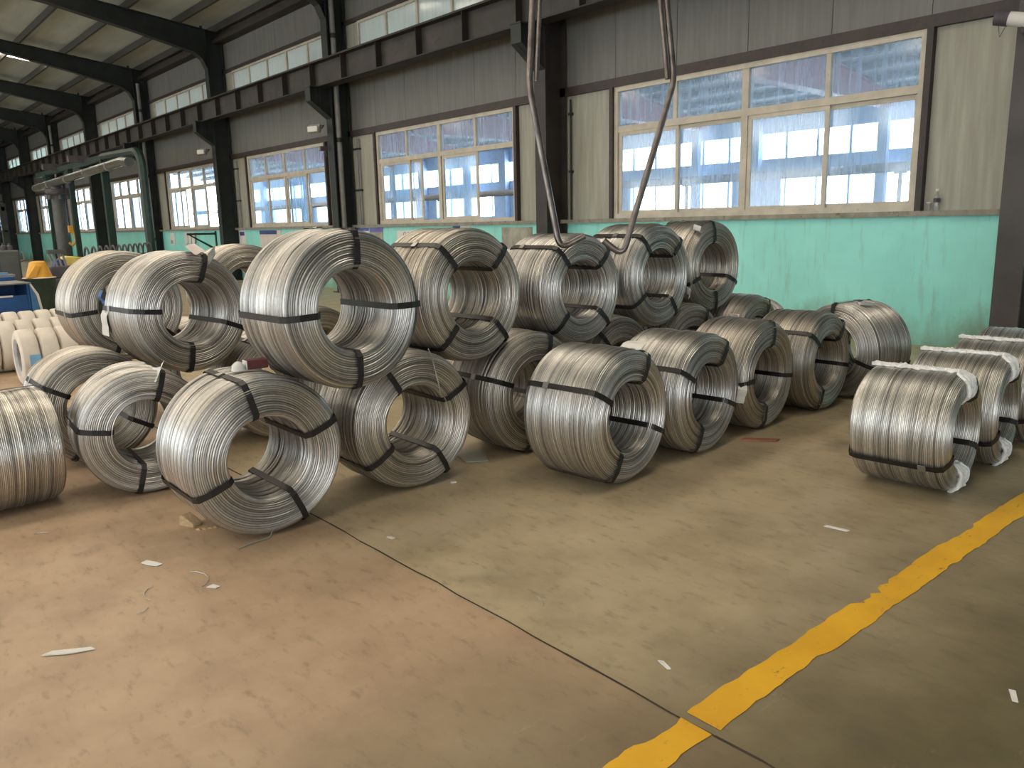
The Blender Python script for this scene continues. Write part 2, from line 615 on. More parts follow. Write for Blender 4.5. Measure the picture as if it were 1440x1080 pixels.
# other walls (behind and beside the camera)
M['far_window'] = emitter('daylight_window', (0.90, 0.96, 1.0), WINDOW_FAR_SIDE)
wf = MB().box(XL, XR, YN - 0.2, YN, 0, 1.5).build('wall_front', M['green_wall'])
tag(wf, kind='structure')
MB().box(XL, XR, YN - 0.2, YN - 0.08, 1.5, roof_z(YN)).build('wall_sheeting', M['panel'], wf)
for kbay in range(-2, 7):
    xc = COL0 - BAY * kbay - BAY / 2
    w = structure(f'window_{40 + kbay + 2}', 'daylight window in the wall behind the camera')
    MB().box(xc - 2.3, xc + 2.3, YN - 0.06, YN - 0.04, 1.5, 3.5).box(xc - 2.8, xc + 2.8, YN - 0.06, YN - 0.04, 4.9, 5.9).build('pane', M['far_window'], w)
    g = MB()
    for i in range(5):
        g.box(xc - 2.3 + 1.15 * i - .04, xc - 2.3 + 1.15 * i + .04, YN - .05, YN + .02, 1.5, 3.5)
    g.box(xc - 2.3, xc + 2.3, YN - .05, YN + .02, 2.8, 2.9)
    g.build('window_frame', M['frame'], w)
wr = MB().box(XR, XR + .2, YN, D, 0, 9).build('wall_right', M['panel'])
tag(wr, kind='structure')
M['door_fill'] = emitter('added_door_glow', (0.93, 0.97, 1.0), DOOR_FILL)
dr = structure('added_door_1', 'added unseen doorway glowing in the end wall')
MB().box(XR - .03, XR - .01, -7.0, 0.0, 0.02, 4.6).build('daylight', M['door_fill'], dr)  # glow panel added to light the coil ends that face right
MB().box(XR - .08, XR, -7.2, -7.0, 0, 4.8).box(XR - .08, XR, 0.0, .2, 0, 4.8).box(XR - .08, XR, -7.0, 0.0, 4.6, 4.8).build('door_frame', M['steel'], dr)
wl = MB().box(XL - .2, XL, YN, D, 0, 9).build('wall_left', M['panel'])
tag(wl, kind='structure')

# ------------------------------------------------------------------ portal frames
ordn = ['at the right edge of the view', 'between the two big near windows, behind the hanging hook', 'second from the right, with grey drain pipe',
        'third from the right, left of the third window', 'fourth from the right with pale drain pipe', 'fifth from the right, behind the green pipe gantry',
        'sixth from the right, far down the hall', 'seventh from the right, far down the hall', 'eighth from the right, at the far left', 'ninth from the right']
rz = lambda y: roof_z(y) - 0.195
pf_meshes = {}


def i_section(mb_list):
    pass


CY0, CY1 = 9.10, 9.56
for kbay in range(0, NB):
    X = COL0 - BAY * kbay
    pf = thing('portal_frame', 'dark steel portal column and rafter ' + ordn[kbay], 'steel frame', (X, 0, 0), 0, 'portal frames along the hall')
    if kbay == 0:
        mats = M['steel_brown']
        c = MB().box(-.13, .13, CY0, CY0 + .025, 0, 6.0).box(-.13, .13, CY1 - .025, CY1, 0, 6.7).box(-.012, .012, CY0 + .025, CY1 - .025, 0, 5.95)
        pf_meshes['column'] = c.mesh('column')
        # rafter: tapered I, both slopes
        webp = [(CY1, rz(CY1)), (RIDGE, rz(RIDGE)), (YN + .05, rz(YN + .05)), (YN + .05, 0.0), (YN + .5, 0.0), (YN + .5, 6.0), (YN + 2.2, 6.72), (YN + 4.4, 7.13), (RIDGE, rz(RIDGE) - .42),
                (5.2, 7.13), (7.3, 6.70), (8.75, 6.36), (8.98, 6.20), (CY0, 5.95), (CY1, 5.95)]
        pf_meshes['rafter'] = MB().prism(webp, 'x', -.012, .012)
        for chain in ([(CY1, rz(CY1)), (RIDGE, rz(RIDGE)), (YN + .05, rz(YN + .05))], [(CY0, 5.95), (8.98, 6.20), (8.75, 6.36), (7.3, 6.70), (5.2, 7.13), (RIDGE, rz(RIDGE) - .42), (YN + 4.4, 7.13), (YN + 2.2, 6.72), (YN + .5, 6.0), (YN + .5, 0)]):
            for (ya, za), (yb, zb) in zip(chain[:-1], chain[1:]):
                dy, dz = yb - ya, zb - za
                L = math.hypot(dy, dz)
                nx, nz = -dz / L * .012, dy / L * .012
                pf_meshes['rafter'].prism([(ya + nx, za + nz), (yb + nx, zb + nz), (yb - nx, zb - nz), (ya - nx, za - nz)], 'x', -.12, .12)
        pf_meshes['rafter'] = pf_meshes['rafter'].mesh('rafter')
        b = MB().prism([(CY0, 4.50), (8.62, 4.50), (8.63, 4.22), (8.66, 4.16), (CY0, 3.86)], 'x', -.012, .012)
        b.box(-.13, .13, 8.60, CY0, 4.48, 4.50)
        b.prism([(8.62, 4.20), (CY0, 3.85), (CY0, 3.87), (8.62, 4.225)], 'x', -.12, .12)
        b.box(-.12, .12, 8.615, 8.63, 4.2, 4.48)
        b.box(-.11, .11, 8.86, 8.875, 4.08, 4.48)
        pf_meshes['crane_bracket'] = b.mesh('crane_bracket')
        pl = MB().box(-.22, .22, CY0 - .06, CY1, 0, .02)
        pf_meshes['base_plate'] = pl.mesh('base_plate')
        kn = MB().box(-.13, .13, CY0, CY0 + .02, 5.95, rz(CY0)).box(-.025, .025, 9.02, 9.08, rz(9.05), rz(9.05) + .1)
        pf_meshes['knee_plate'] = kn.mesh('knee_plate')
    for nm in ('column', 'rafter', 'crane_bracket', 'base_plate', 'knee_plate'):
        me = pf_meshes[nm]
        if kbay in (0, 1) and nm == 'column':
            me = me.copy()
        o = bpy.data.objects.new(nm, me)
        COL.objects.link(o)
        o.parent = pf
        if len(me.materials) == 0:
            me.materials.append(M['steel_right'] if kbay == 0 and nm == 'column' else M['steel_brown'] if kbay == 1 and nm == 'column' else M['steel'])

# drain pipes and conduits on the columns
for kbay, lab in ((2, 'grey drain pipe beside the second column from the right'), (4, 'grey drain pipe beside the fourth column from the right'), (6, 'grey drain pipe far down the hall by the sixth column')):
    X = COL0 - BAY * kbay
    t = thing('drain_pipe', lab, 'pipe', (X + .085, 9.27, 0))
    MB().tube([(0, 0, .02), (0, 0, 6.5)], .062, 14).build('pipe', M['pipe_grey'], t, True)
    for z in (1.2, 3.4, 5.6):
        MB().lathe([(.07, z - .05), (.07, z + .05)], n=14).box(-.085, -.07, -.02, .02, z - .02, z + .02).build('pipe_clamp', M['steel'], t)
for kbay, lab in ((1, 'thin dark conduit on the sheeting by the hanging hook'), (2, 'white conduit pair beside the second column'), (3, 'white conduit pair beside the third column')):
    X = COL0 - BAY * kbay
    t = thing('conduit', lab, 'conduit', (X, 0, 0))
    for dx, r in ((.34, .02), (.42, .018)) if kbay > 1 else ((.22, .016),):
        MB().tube([(dx, D - .02, SILL + .0), (dx, D - .02, 3.42)], r, 8).build('conduit_tube', M['pipe_grey'] if kbay > 1 else M['steel'], t, True)
    for z in (2.3, 3.2):
        MB().box(.19, .45 if kbay > 1 else .25, D - .045, D + .02, z - .02, z + .02).build('saddle_clip', M['steel'], t)

# ------------------------------------------------------------------ crane runway beam
BY, BZ0, BZ1 = 8.95, 4.50, 5.03
cb = thing('crane_runway_beam', 'long rusty brown crane runway beam with stiffeners on column brackets', 'beam', (0, 0, 0))
MB().box(XL + 1, XR - .5, BY - .15, BY + .15, BZ0, BZ0 + .022).build('bottom_flange', M['rust'], cb)
MB().box(XL + 1, XR - .5, BY - .16, BY + .16, BZ1 - .025, BZ1).build('top_flange', M['rust'], cb)
MB().box(XL + 1, XR - .5, BY - .008, BY + .008, BZ0 + .022, BZ1 - .025).build('web', M['beam_grey'], cb)
MB().box(XL + 1, XR - .5, BY - .035, BY + .035, BZ1, BZ1 + .06).build('rail', M['rust'], cb)
sm = MB().box(-.008, .008, -.14, -.008, BZ0 + .022, BZ1 - .025).box(-.008, .008, .008, .14, BZ0 + .022, BZ1 - .025).mesh('stiffener')
sx = -11.46 + 1.386 * 6
while sx > XL + 2:
    o = link('stiffener', sm, M['rust'], cb)
    o.location = (sx, BY, 0)
    sx -= 1.386

# ------------------------------------------------------------------ the hall beyond the window wall
Y2 = 26.0
M['beyond_wall'] = plain('blue_grey_sheeting', (0.42, 0.58, 0.80), 0.7, var=0.1)
M['beyond_floor'] = plain('grey_floor', (0.22, 0.21, 0.19), 0.7)
M['beyond_roof'] = plain('white_roof_sheet', (0.72, 0.72, 0.72), 0.7, var=0.08)
M['red'] = plain('dark_red_steel', (0.30, 0.05, 0.05), 0.5, var=0.2, nscale=2)
M['beyond_light'] = emitter('translucent_roof_light_beyond', (0.95, 0.97, 1.0), BEYOND_SKYLIGHT)


def z2(y):
    return 5.1 + 0.19 * (Y2 - y)


fb = MB().box(XL, XR, D + .22, Y2 + .2, -.2, 0).build('floor_beyond', M['beyond_floor'])
tag(fb, kind='structure')
cb2 = MB().prism([(D + .05, z2(D) + .9), (Y2 + .2, z2(Y2) + .0), (Y2 + .2, z2(Y2) + .08), (D + .05, z2(D) + .98)], 'x', XL, XR)
cb2 = MB().add([(XL, D + .13, z2(D)), (XR, D + .13, z2(D)), (XR, Y2 + .2, z2(Y2)), (XL, Y2 + .2, z2(Y2)),
                (XL, D + .13, z2(D) + .08), (XR, D + .13, z2(D) + .08), (XR, Y2 + .2, z2(Y2) + .08), (XL, Y2 + .2, z2(Y2) + .08)],
               [(0, 1, 2, 3), (4, 5, 6, 7), (0, 1, 5, 4), (2, 3, 7, 6), (0, 3, 7, 4), (1, 2, 6, 5)]).build('ceiling_beyond', M['beyond_roof'])
tag(cb2, kind='structure')
p2 = MB().box(XL, XR, -.13, .13, -.16, -.003).mesh('purlin')
yy = D + 0.9
while yy < Y2:
    o = link('purlin', p2, M['purlin'], cb2)
    o.location = (0, yy, z2(yy))
    yy += 1.05
for kbay in range(-1, 8):
    xc = COL0 - BAY * kbay - BAY / 2
    for ya in (12.2, 15.3, 18.5, 21.6):
        za, zb = z2(ya) - .01, z2(ya + .75) - .01
        MB().add([(xc - .5, ya, za), (xc + .5, ya, za), (xc + .5, ya + .75, zb), (xc - .5, ya + .75, zb),
                  (xc - .5, ya, za - .02), (xc + .5, ya, za - .02), (xc + .5, ya + .75, zb - .02), (xc - .5, ya + .75, zb - .02)],
                 [(0, 1, 2, 3), (4, 5, 6, 7), (0, 1, 5, 4), (2, 3, 7, 6), (0, 3, 7, 4), (1, 2, 6, 5)]).build('roof_light', M['beyond_light'], cb2)
wy = MB().box(XL, XR, Y2, Y2 + .2, 0, 1.85).box(XL, XR, Y2, Y2 + .2, 3.02, 3.5).box(XL, XR, Y2, Y2 + .2, 4.36, z2(Y2))
wy = wy.build('wall_beyond', M['beyond_wall'])
tag(wy, kind='structure')
pier = MB()
pier.box(-1.0, 1.0, Y2, Y2 + .2, 1.85, 3.02).box(-.25, .25, Y2 - .3, Y2, 0, z2(Y2) - .2)
pme = pier.mesh('wall_pier')
mul = MB()
for dx in (1.15, 2.3, 3.45, 4.6, 5.75):
    mul.box(dx - .04, dx + .04, Y2 + .02, Y2 + .1, 3.5, 4.36).box(dx - .03, dx + .03, Y2 + .02, Y2 + .08, 1.85, 3.02)
mme = mul.mesh('window_bars')
for kbay in range(-1, 9):
    X = COL0 - BAY * kbay
    o = link('wall_pier', pme, M['beyond_wall'], wy); o.location.x = X
    o = link('window_bars', mme, M['beyond_wall'], wy); o.location.x = X - BAY
side = MB().box(XR, XR + .2, D + .2, Y2, 0, 6.5).build('wall_beyond_side', M['beyond_wall'])
tag(side, kind='structure')
names = ['first', 'second', 'third', 'fourth', 'fifth', 'sixth']
for kbay in range(0, 6):
    X = COL0 - BAY * kbay - 2.0
    t = thing('red_rafter', f'dark red crane girder in the hall beyond, {names[kbay]} from the right', 'girder', (X, 0, 0), 0, 'red girders beyond the windows')
    web = [(D + .6, 6.0), (19.3, 6.0), (Y2 - .7, 4.98), (Y2 - .7, 4.70), (20.0, 4.82), (D + 2.5, 4.88), (D + .6, 5.2)]
    MB().prism(web, 'x', -.10, .10).build('web', M['red'], t)
    fm = MB()
    for (ya, za), (yb, zb) in zip(web, web[1:] + web[:1]):
        if abs(ya - yb) > .3:
            fm.prism([(ya, za - .015), (yb, zb - .015), (yb, zb + .015), (ya, za + .015)], 'x', -.22, .22)
    fm.build('flange', M['red'], t)
    MB().box(-.15, .15, Y2 - .95, Y2 - .75, 0, 4.66).build('column', M['beyond_wall'], t)
t = thing('overhead_duct', 'pale round duct running along the far hall seen through windows', 'duct', (0, 22.0, 2.72))
MB().tube([(XL + 3, 0, 0), (XR - 3, 0, 0)], .13, 12).build('duct_tube', M['pipe_grey'], t, True)
for kbay in range(0, 8):
    X = COL0 - BAY * kbay
    MB().box(X - .04, X + .04, -.04, .04, -2.72, -.1).box(X - .16, X + .16, -.05, .05, -.17, -.12).build('duct_support', M['steel'], t)

# ------------------------------------------------------------------ wire coils
def profile(Ro, ri, L, n_per, rc_o, rc_i):
    """closed rounded rectangle in (axial, radius); returns dense polyline + normals"""
    pts = []
    h = L / 2

    def arc(cx, cy, r, a0, a1, n=24):
        for k in range(n + 1):
            a = a0 + (a1 - a0) * k / n
            pts.append((cx + r * math.cos(a), cy + r * math.sin(a)))
    arc(h - rc_o, Ro - rc_o, rc_o, math.pi / 2, 0)
    arc(h - rc_i, ri + rc_i, rc_i, 0, -math.pi / 2)
    arc(-h + rc_i, ri + rc_i, rc_i, -math.pi / 2, -math.pi)
    arc(-h + rc_o, Ro - rc_o, rc_o, math.pi, math.pi / 2)
    P = np.array(pts)
    seg = np.linalg.norm(np.roll(P, -1, 0) - P, axis=1)
    s = np.concatenate([[0], np.cumsum(seg)])
    tot = s[-1]
    Q = np.vstack([P, P[:1]])
    u = np.linspace(0, tot, n_per, endpoint=False)
    a = np.interp(u, s, Q[:, 0]); r = np.interp(u, s, Q[:, 1])
    return a, r, tot


def coil_mesh(name, seed, Ro, ri, L, pitch=0.0112, nth=112, rough=1.0, groove=.009):
    g = np.random.default_rng(seed)
    _, _, tot = profile(Ro, ri, L, 16, .065, .03)
    nw = int(tot / pitch)
    SUB = 4
    dense = 6000
    a_d, r_d, tot = profile(Ro, ri, L, dense, .065, .03)
    th = np.linspace(0, 2 * np.pi, nth, endpoint=False)
    i = np.arange(nw)
    # smooth random fields over (wire index, angle)
    def field(amp, fmax, mmax, n):
        f = np.zeros((nw, nth))
        for _ in range(n):
            fx = g.integers(1, max(2, int(fmax * nw))) / nw
            mm = g.integers(0, mmax + 1)
            ph = g.random() * 6.28
            f += np.sin(2 * np.pi * fx * i[:, None] + mm * th[None, :] * g.choice([-1, 1]) + ph)
        return f * amp / math.sqrt(n)
    lev = field(.0028 * rough, .10, 3, 12) + field(.0026 * rough, .45, 2, 14)
    jump = (g.normal(0, .0020, nw) - groove * (g.random(nw) < .13))[:, None] * (0.5 + 0.5 * np.sin(th[None, :] * g.integers(1, 3, nw)[:, None] + g.random(nw)[:, None] * 6.28))
    lev = lev + jump * rough
    lev = np.minimum(lev - .0035, .0015)
    shift = field(.45, .06, 3, 10)          # sideways wander in wire pitches
    bumpz = [0.0, .75, 1.0, .75]
    rows_u = np.zeros((nw * SUB, nth)); rows_h = np.zeros((nw * SUB, nth))
    nxt = np.roll(lev, -1, 0); prv = np.roll(lev, 1, 0)
    for k in range(SUB):
        rows_u[k::SUB] = (i[:, None] + k / SUB + shift)
        if k == 0:
            rows_h[0::SUB] = np.minimum(lev, prv) - .0056
        else:
            rows_h[k::SUB] = lev + .0042 * (bumpz[k] - .6)
    U = (rows_u * pitch_scale(tot, nw)) % tot / tot * dense
    idx = np.floor(U).astype(int) % dense
    fr = U - np.floor(U)
    j2 = (idx + 1) % dense
    A = a_d[idx] * (1 - fr) + a_d[j2] * fr
    Rr = r_d[idx] * (1 - fr) + r_d[j2] * fr
    ta, tr = a_d[(idx + 20) % dense] - a_d[(idx - 20) % dense], r_d[(idx + 20) % dense] - r_d[(idx - 20) % dense]
    ln = np.hypot(ta, tr) + 1e-9
    na, nr = -tr / ln, ta / ln                                # outward for clockwise run
    A = A + na * rows_h
    Rr = Rr + nr * rows_h
    # slight out-of-round sag
    wob = 1 + .004 * np.sin(2 * th + g.random() * 6)[None, :] + .0025 * np.sin(3 * th + g.random() * 6)[None, :]
    Rr = Rr * wob
    X = A; Yc = Rr * np.cos(th)[None, :]; Z = Rr * np.sin(th)[None, :]
    V = np.stack([X, Yc, Z], -1).reshape(-1, 3)
    nr_ = nw * SUB
    ii, jj = np.meshgrid(np.arange(nr_), np.arange(nth), indexing='ij')
    a0 = ii * nth + jj; b0 = ((ii + 1) % nr_) * nth + jj
    c0 = ((ii + 1) % nr_) * nth + (jj + 1) % nth; d0 = ii * nth + (jj + 1) % nth
    Fq = np.stack([a0, d0, c0, b0], -1).reshape(-1, 4)
    me = bpy.data.meshes.new(name)
    me.vertices.add(len(V)); me.vertices.foreach_set('co', V.astype(np.float32).ravel())
    me.loops.add(Fq.size); me.loops.foreach_set('vertex_index', Fq.astype(np.int32).ravel())
    me.polygons.add(len(Fq))
    me.polygons.foreach_set('loop_start', np.arange(0, Fq.size, 4, dtype=np.int32))
    me.polygons.foreach_set('use_smooth', np.ones(len(Fq), dtype=bool))
    me.update(calc_edges=True)
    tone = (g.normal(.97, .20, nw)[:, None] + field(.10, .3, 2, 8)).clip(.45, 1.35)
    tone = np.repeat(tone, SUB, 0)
    tone[0::SUB] *= .32                                       # shade in the grooves between the wires, painted into the tone
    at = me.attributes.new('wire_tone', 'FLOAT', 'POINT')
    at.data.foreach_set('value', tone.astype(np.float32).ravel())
    return me


def pitch_scale(tot, nw):
    return tot / nw


def strap_mesh(name, Ro, ri, L, width=.032, off=.0045, th=.002):
    h = L / 2 + off
    ro, r_i = Ro + off, ri - off
    c, ci = .055, .03
    pts = [(-h + c, ro), (h - c, ro), (h - c * .35, ro - c * .25), (h - .006, ro - c), (h, ro - c * 1.4), (h, r_i + ci), (h - ci, r_i),
           (-h + ci, r_i), (-h, r_i + ci), (-h, ro - c * 1.4), (-h + c * .35, ro - c * .25)]
    mb = MB()
    cen = (0, (ro + r_i) / 2)
    vs = []
    for (a, r) in pts:
        va, vr = a - cen[0], r - cen[1]
        l = math.hypot(va, vr)
        oa, orr = va / l * th, vr / l * th
        for s in (-1, 1):
            vs.append((a, r, s * width / 2)); vs.append((a + oa, r + orr, s * width / 2))
    n = len(pts)
    fs = []
    for k in range(n):
        a, b = 4 * k, 4 * ((k + 1) % n)
        fs += [(a + 1, b + 1, b + 3, a + 3), (a, a + 2, b + 2, b), (a, b, b + 1, a + 1), (a + 2, a + 3, b + 3, b + 2)]
    mb.add(vs, fs)
    return mb.mesh(name)


def cord_mesh(name, Ro, ri, L, seed, front_only=True):
    """lumpy white cord lashing laid along the coil and over its face"""
    g = np.random.default_rng(seed)
    h = L / 2 + .008
    path = [(-h + .02, Ro + .006), (h - .06, Ro + .008), (h - .01, Ro - .03), (h + .004, Ro - .08), (h + .004, ri + .03), (h - .03, ri - .004), (h - .2, ri - .006)]
    dense = []
    for (a, r), (b, q) in zip(path[:-1], path[1:]):
        n = max(2, int(math.hypot(b - a, q - r) / .012))
        for k in range(n):
            dense.append((a + (b - a) * k / n, r + (q - r) * k / n))
    mb = MB()
    for s in (-.02, -.007, .007, .02):
        pts = []
        for k, (a, r) in enumerate(dense):
            onface = a > h - .06
            w = s * (2.6 if onface else .6)
            pts.append((a + g.normal(0, .002), r + g.normal(0, .0025), w + .006 * math.sin(k * .9 + s * 90) + g.normal(0, .002)))
        mb.tube(pts, .0115, 5)
    return mb.mesh(name, True)


SPEC = {'A': (.400, .207, .52), 'R': (.328, .186, .52)}
COILS = {'A': [coil_mesh(f'windings_a{s}', 11 + s, *SPEC['A']) for s in range(5)],
         'R': [coil_mesh(f'windings_r{s}', 31 + s, *SPEC['R'], pitch=.0088, rough=.7, groove=.004) for s in range(2)]}
STRAPS = {k: strap_mesh('strap_' + k, *SPEC[k]) for k in SPEC}
SEAL = {k: MB().box(-.02, .02, SPEC[k][0] + .0065, SPEC[k][0] + .0115, -.019, .019).mesh('strap_seal_' + k) for k in SPEC}
CORD = [cord_mesh(f'cord_{i}', *SPEC['R'], 50 + i) for i in range(2)]
wire_mats = [M['wire'], M['wire_warm'], M['wire_bright']]
wm_cache = {}
n_coil = 0


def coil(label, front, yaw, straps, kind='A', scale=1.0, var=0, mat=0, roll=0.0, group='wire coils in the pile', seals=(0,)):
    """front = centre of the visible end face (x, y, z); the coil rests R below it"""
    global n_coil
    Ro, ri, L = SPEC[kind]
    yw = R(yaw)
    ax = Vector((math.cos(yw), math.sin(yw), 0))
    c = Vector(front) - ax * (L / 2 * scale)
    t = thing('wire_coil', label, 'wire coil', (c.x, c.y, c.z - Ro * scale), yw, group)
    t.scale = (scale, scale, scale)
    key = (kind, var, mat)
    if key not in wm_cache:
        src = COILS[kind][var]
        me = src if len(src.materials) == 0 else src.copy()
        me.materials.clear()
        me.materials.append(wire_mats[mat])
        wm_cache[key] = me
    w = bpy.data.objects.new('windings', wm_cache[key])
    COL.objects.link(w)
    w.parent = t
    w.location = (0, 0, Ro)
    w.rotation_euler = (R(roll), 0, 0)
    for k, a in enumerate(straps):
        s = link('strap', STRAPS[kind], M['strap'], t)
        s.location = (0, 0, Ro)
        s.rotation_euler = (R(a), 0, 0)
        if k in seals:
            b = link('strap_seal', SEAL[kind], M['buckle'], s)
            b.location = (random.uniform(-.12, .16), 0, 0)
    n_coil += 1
    return t


zA = lambda s=1.0: SPEC['A'][0] * s + .001
zR = lambda s=1.0: SPEC['R'][0] * s + .001
B_ = {}
B_['c1'] = coil('silver wire coil nearest the camera on the floor, front of the pile', (-3.63, 1.54, zA()), 0, (105, 20, 200, 295), var=0, roll=40)
B_['c2'] = coil('wire coil on the floor behind the foremost coil, under the big top coil', (-3.72, 2.47, zA()), 0, (122, 27, 213, 300), var=1, mat=1, roll=100)
B_['c3'] = coil('shaded wire coil on the floor with a loose wire end in its bore', (-3.80, 3.46, zA()), 0, (160, 70, 340, 255), var=2, mat=1)
coil('bottom row wire coil mostly hidden, fourth behind the foremost coil', (-3.98, 4.49, zA()), 2, (130, 40, 220, 310), var=3, mat=1)
coil('bottom row wire coil mostly hidden, fifth behind the foremost coil', (-4.10, 5.52, zA()), -2, (150, 60, 240, 330), var=4, mat=1)
coil('bottom row wire coil mostly hidden, under the last top coil by the wall', (-4.12, 6.53, zA()), 3, (150, 60, 240, 330), var=0, mat=1)
B_['U1'] = coil('largest wire coil on top, resting on the two foremost floor coils', (-3.52, 2.005, 1.090), 3, (88, 0, 182, 268), var=3, roll=10, group='top layer wire coils')
B_['U2'] = coil('top layer wire coil right of the largest one, square set of straps', (-3.79, 2.96, 1.075), 3, (130, 47, 312, 228), var=4, roll=200, mat=1, group='top layer wire coils')
B_['U3'] = coil('top layer wire coil directly under the left hook tip', (-3.89, 3.985, 1.037), 0, (130, 45, 315, 226), scale=.962, var=1, roll=30, group='top layer wire coils')
B_['U4'] = coil('top layer wire coil just right of the right hook tip', (-4.03, 4.99, 1.068), 2, (128, 45, 305, 214), var=2, roll=150, group='top layer wire coils')
B_['U5'] = coil('last top layer wire coil against the green wall, paper tag on its rim', (-4.26, 6.02, 1.078), 0, (95, 335, 275, 200), var=0, roll=250, mat=1, group='top layer wire coils')
g2 = 'wire coils in the floor row to the wall'
B_['r1'] = coil('foremost wire coil of the middle floor row with a paper on top', (-2.94, 3.40, zA(.988)), 6, (150, 62, 335, 243), scale=.988, var=2, roll=60, group=g2)
B_['r2'] = coil('second wire coil of the middle floor row', (-3.00, 4.225, zA(.985)), 5, (150, 55, 338, 248), scale=.985, var=4, roll=80, group=g2)
B_['r3'] = coil('third wire coil of the middle floor row, white tag at its side', (-3.08, 5.04, zA(.975)), 4, (82, 352, 182, 262), scale=.975, var=0, roll=120, mat=1, group=g2)
B_['r4'] = coil('fourth wire coil of the middle floor row, beside the turned coil', (-3.06, 5.845, zA(.965)), 2, (140, 348, 50, 250), scale=.965, var=3, roll=200, mat=1, group=g2)
B_['T'] = coil('turned wire coil showing its ring end at the row end near the wall', (-3.28, 6.31, zA(.985)), -100, (20 + 75, 345, 180, 265), scale=.985, var=1, roll=0, group=g2)
coil('wire coil peeking over the middle floor row in front of the green wall', (-4.66, 7.0, zA(.85)), -95, (100, 190, 280, 10), scale=.85, var=2, group=g2)
g3 = 'tightly wound wire coils by the yellow line'
for lab, fr, yw, var, roll in (('tightly wound wire coil with white cord nearest the yellow line', (-1.60, 4.58, zR()), 4, 0, 0),
                               ('tightly wound wire coil with white cord, second by the yellow line', (-1.615, 5.27, zR(1.008)), 5, 1, 90),
                               ('dark topped tightly wound wire coil, third by the yellow line', (-1.66, 5.97, zR()), 4, 0, 180),
                               ('pale wire coil in front of the right column, fourth by the line', (-1.75, 6.67, zR()), 5, 1, 270)):
    t = coil(lab, fr, yw, (207, 60, 330), 'R', 1.008 if var and yw == 5 and roll == 90 else 1.0, var, 2, roll, g3, seals=(0,))
    for a, c in ((92, 0), (268, 1)) if roll != 270 else ():
        o = link('cord_lashing', CORD[c], M['cord'], t)
        o.location = (0, 0, SPEC['R'][0])
        o.rotation_euler = (R(a), 0, 0)
g4 = 'wire coils at the left of the pile'
B_['U0'] = coil('upper wire coil at left with a paper tag, big open bore', (-5.27, 1.80, .975), 6, (174, 72, 338, 262), scale=.975, var=1, roll=300, group=g4)
B_['U00'] = coil('leftmost upper wire coil, behind the tagged one', (-6.33, 1.70, .955), 0, (185, 68, 320, 250), var=4, roll=170, mat=1, group=g4)
B_['U0b'] = coil('upper wire coil peeking out between two top coils', (-6.88, 2.85, .965), 0, (60, 150, 240, 330), var=2, mat=1, group=g4)
B_['c0'] = coil('lower wire coil at left with a torn paper on its rim', (-4.74, 1.30, zA(.905)), -4, (170, 72, 345, 256), scale=.905, var=2, roll=30, group=g4)
coil('lower wire coil behind the torn paper coil, only its crown showing', (-5.62, 1.26, zA(.93)), 0, (150, 15, 240, 330), scale=.93, var=3, mat=1, group=g4)
coil('lower wire coil hidden under the leftmost upper coil', (-6.62, 1.33, zA(.74)), 0, (100, 190, 280, 10), scale=.74, var=0, mat=1, group=g4)
coil('lower wire coil in the second line under the tagged upper coil', (-5.35, 2.41, zA(.97)), 0, (120, 210, 300, 30), scale=.97, var=1, mat=1, group=g4)
coil('lower wire coil in the second line under the peeking upper coil', (-6.55, 2.29, zA(.97)), 0, (120, 210, 300, 30), scale=.97, var=4, mat=1, group=g4)
coil('lower wire coil in the third line under the peeking upper coil', (-6.75, 3.46, zA(.97)), 0, (120, 210, 300, 30), scale=.97, var=3, mat=1, group=g4)
coil('bright wire coil cut by the left picture edge, lying sideways on', (-5.12, .87, zR(1.0)), 93, (208 + 150, 90, 270), 'R', 1.0, 1, 2, 40, g4)

# paper tags and loose wire ends that belong to single coils
tag_n = [0]


def paper_tag(t, kind, theta, ax, w, h, twist=0.0, lift=.012, mat='paper', name='paper_tag', label=None, face=False, curl=.02, tilt=0.0):
    """a slightly curled slip lying on the barrel (or standing on the end face) of coil t"""
    Ro, ri, L = SPEC[kind]
    mb = MB()
    n = 6
    vs = []
    for i in range(n + 1):
        u = i / n - .5
        z = curl * (u * 2) ** 2 + (.006 * math.sin(u * 9))
        for s in (-.5, .5):
            vs.append((s * w, u * h, z + .010 * s * u)); vs.append((s * w, u * h, z + .0015 + .010 * s * u))
    fs = []
    for i in range(n):
        a, b = 4 * i, 4 * i + 4
        fs += [(a, b, b + 2, a + 2), (a + 1, a + 3, b + 3, b + 1), (a, a + 1, b + 1, b), (a + 2, b + 2, b + 3, a + 3)]
    fs += [(0, 2, 3, 1), (4 * n, 4 * n + 1, 4 * n + 3, 4 * n + 2)]
    o = mb.add(vs, fs).build(name, M[mat], t)
    th = R(theta)
    if face:
        rad = (Ro + ri) / 2
        o.location = (L / 2 + lift, rad * math.cos(th), Ro + rad * math.sin(th))
        o.rotation_euler = Matrix(((0, 0, 1), (-math.sin(th), -math.cos(th), 0), (math.cos(th), -math.sin(th), 0))).to_euler()
    else:
        rad = Ro + lift
        o.location = (ax, rad * math.cos(th), Ro + rad * math.sin(th))
        m3 = Matrix(((1, 0, 0), (0, -math.sin(th), math.cos(th)), (0, math.cos(th), math.sin(th))))
        m3 = m3 @ Matrix.Rotation(R(tilt), 3, 'Y') @ Matrix.Rotation(R(twist), 3, 'Z')
        o.rotation_euler = m3.to_euler()
    if label:
        o['label'] = label
    return o


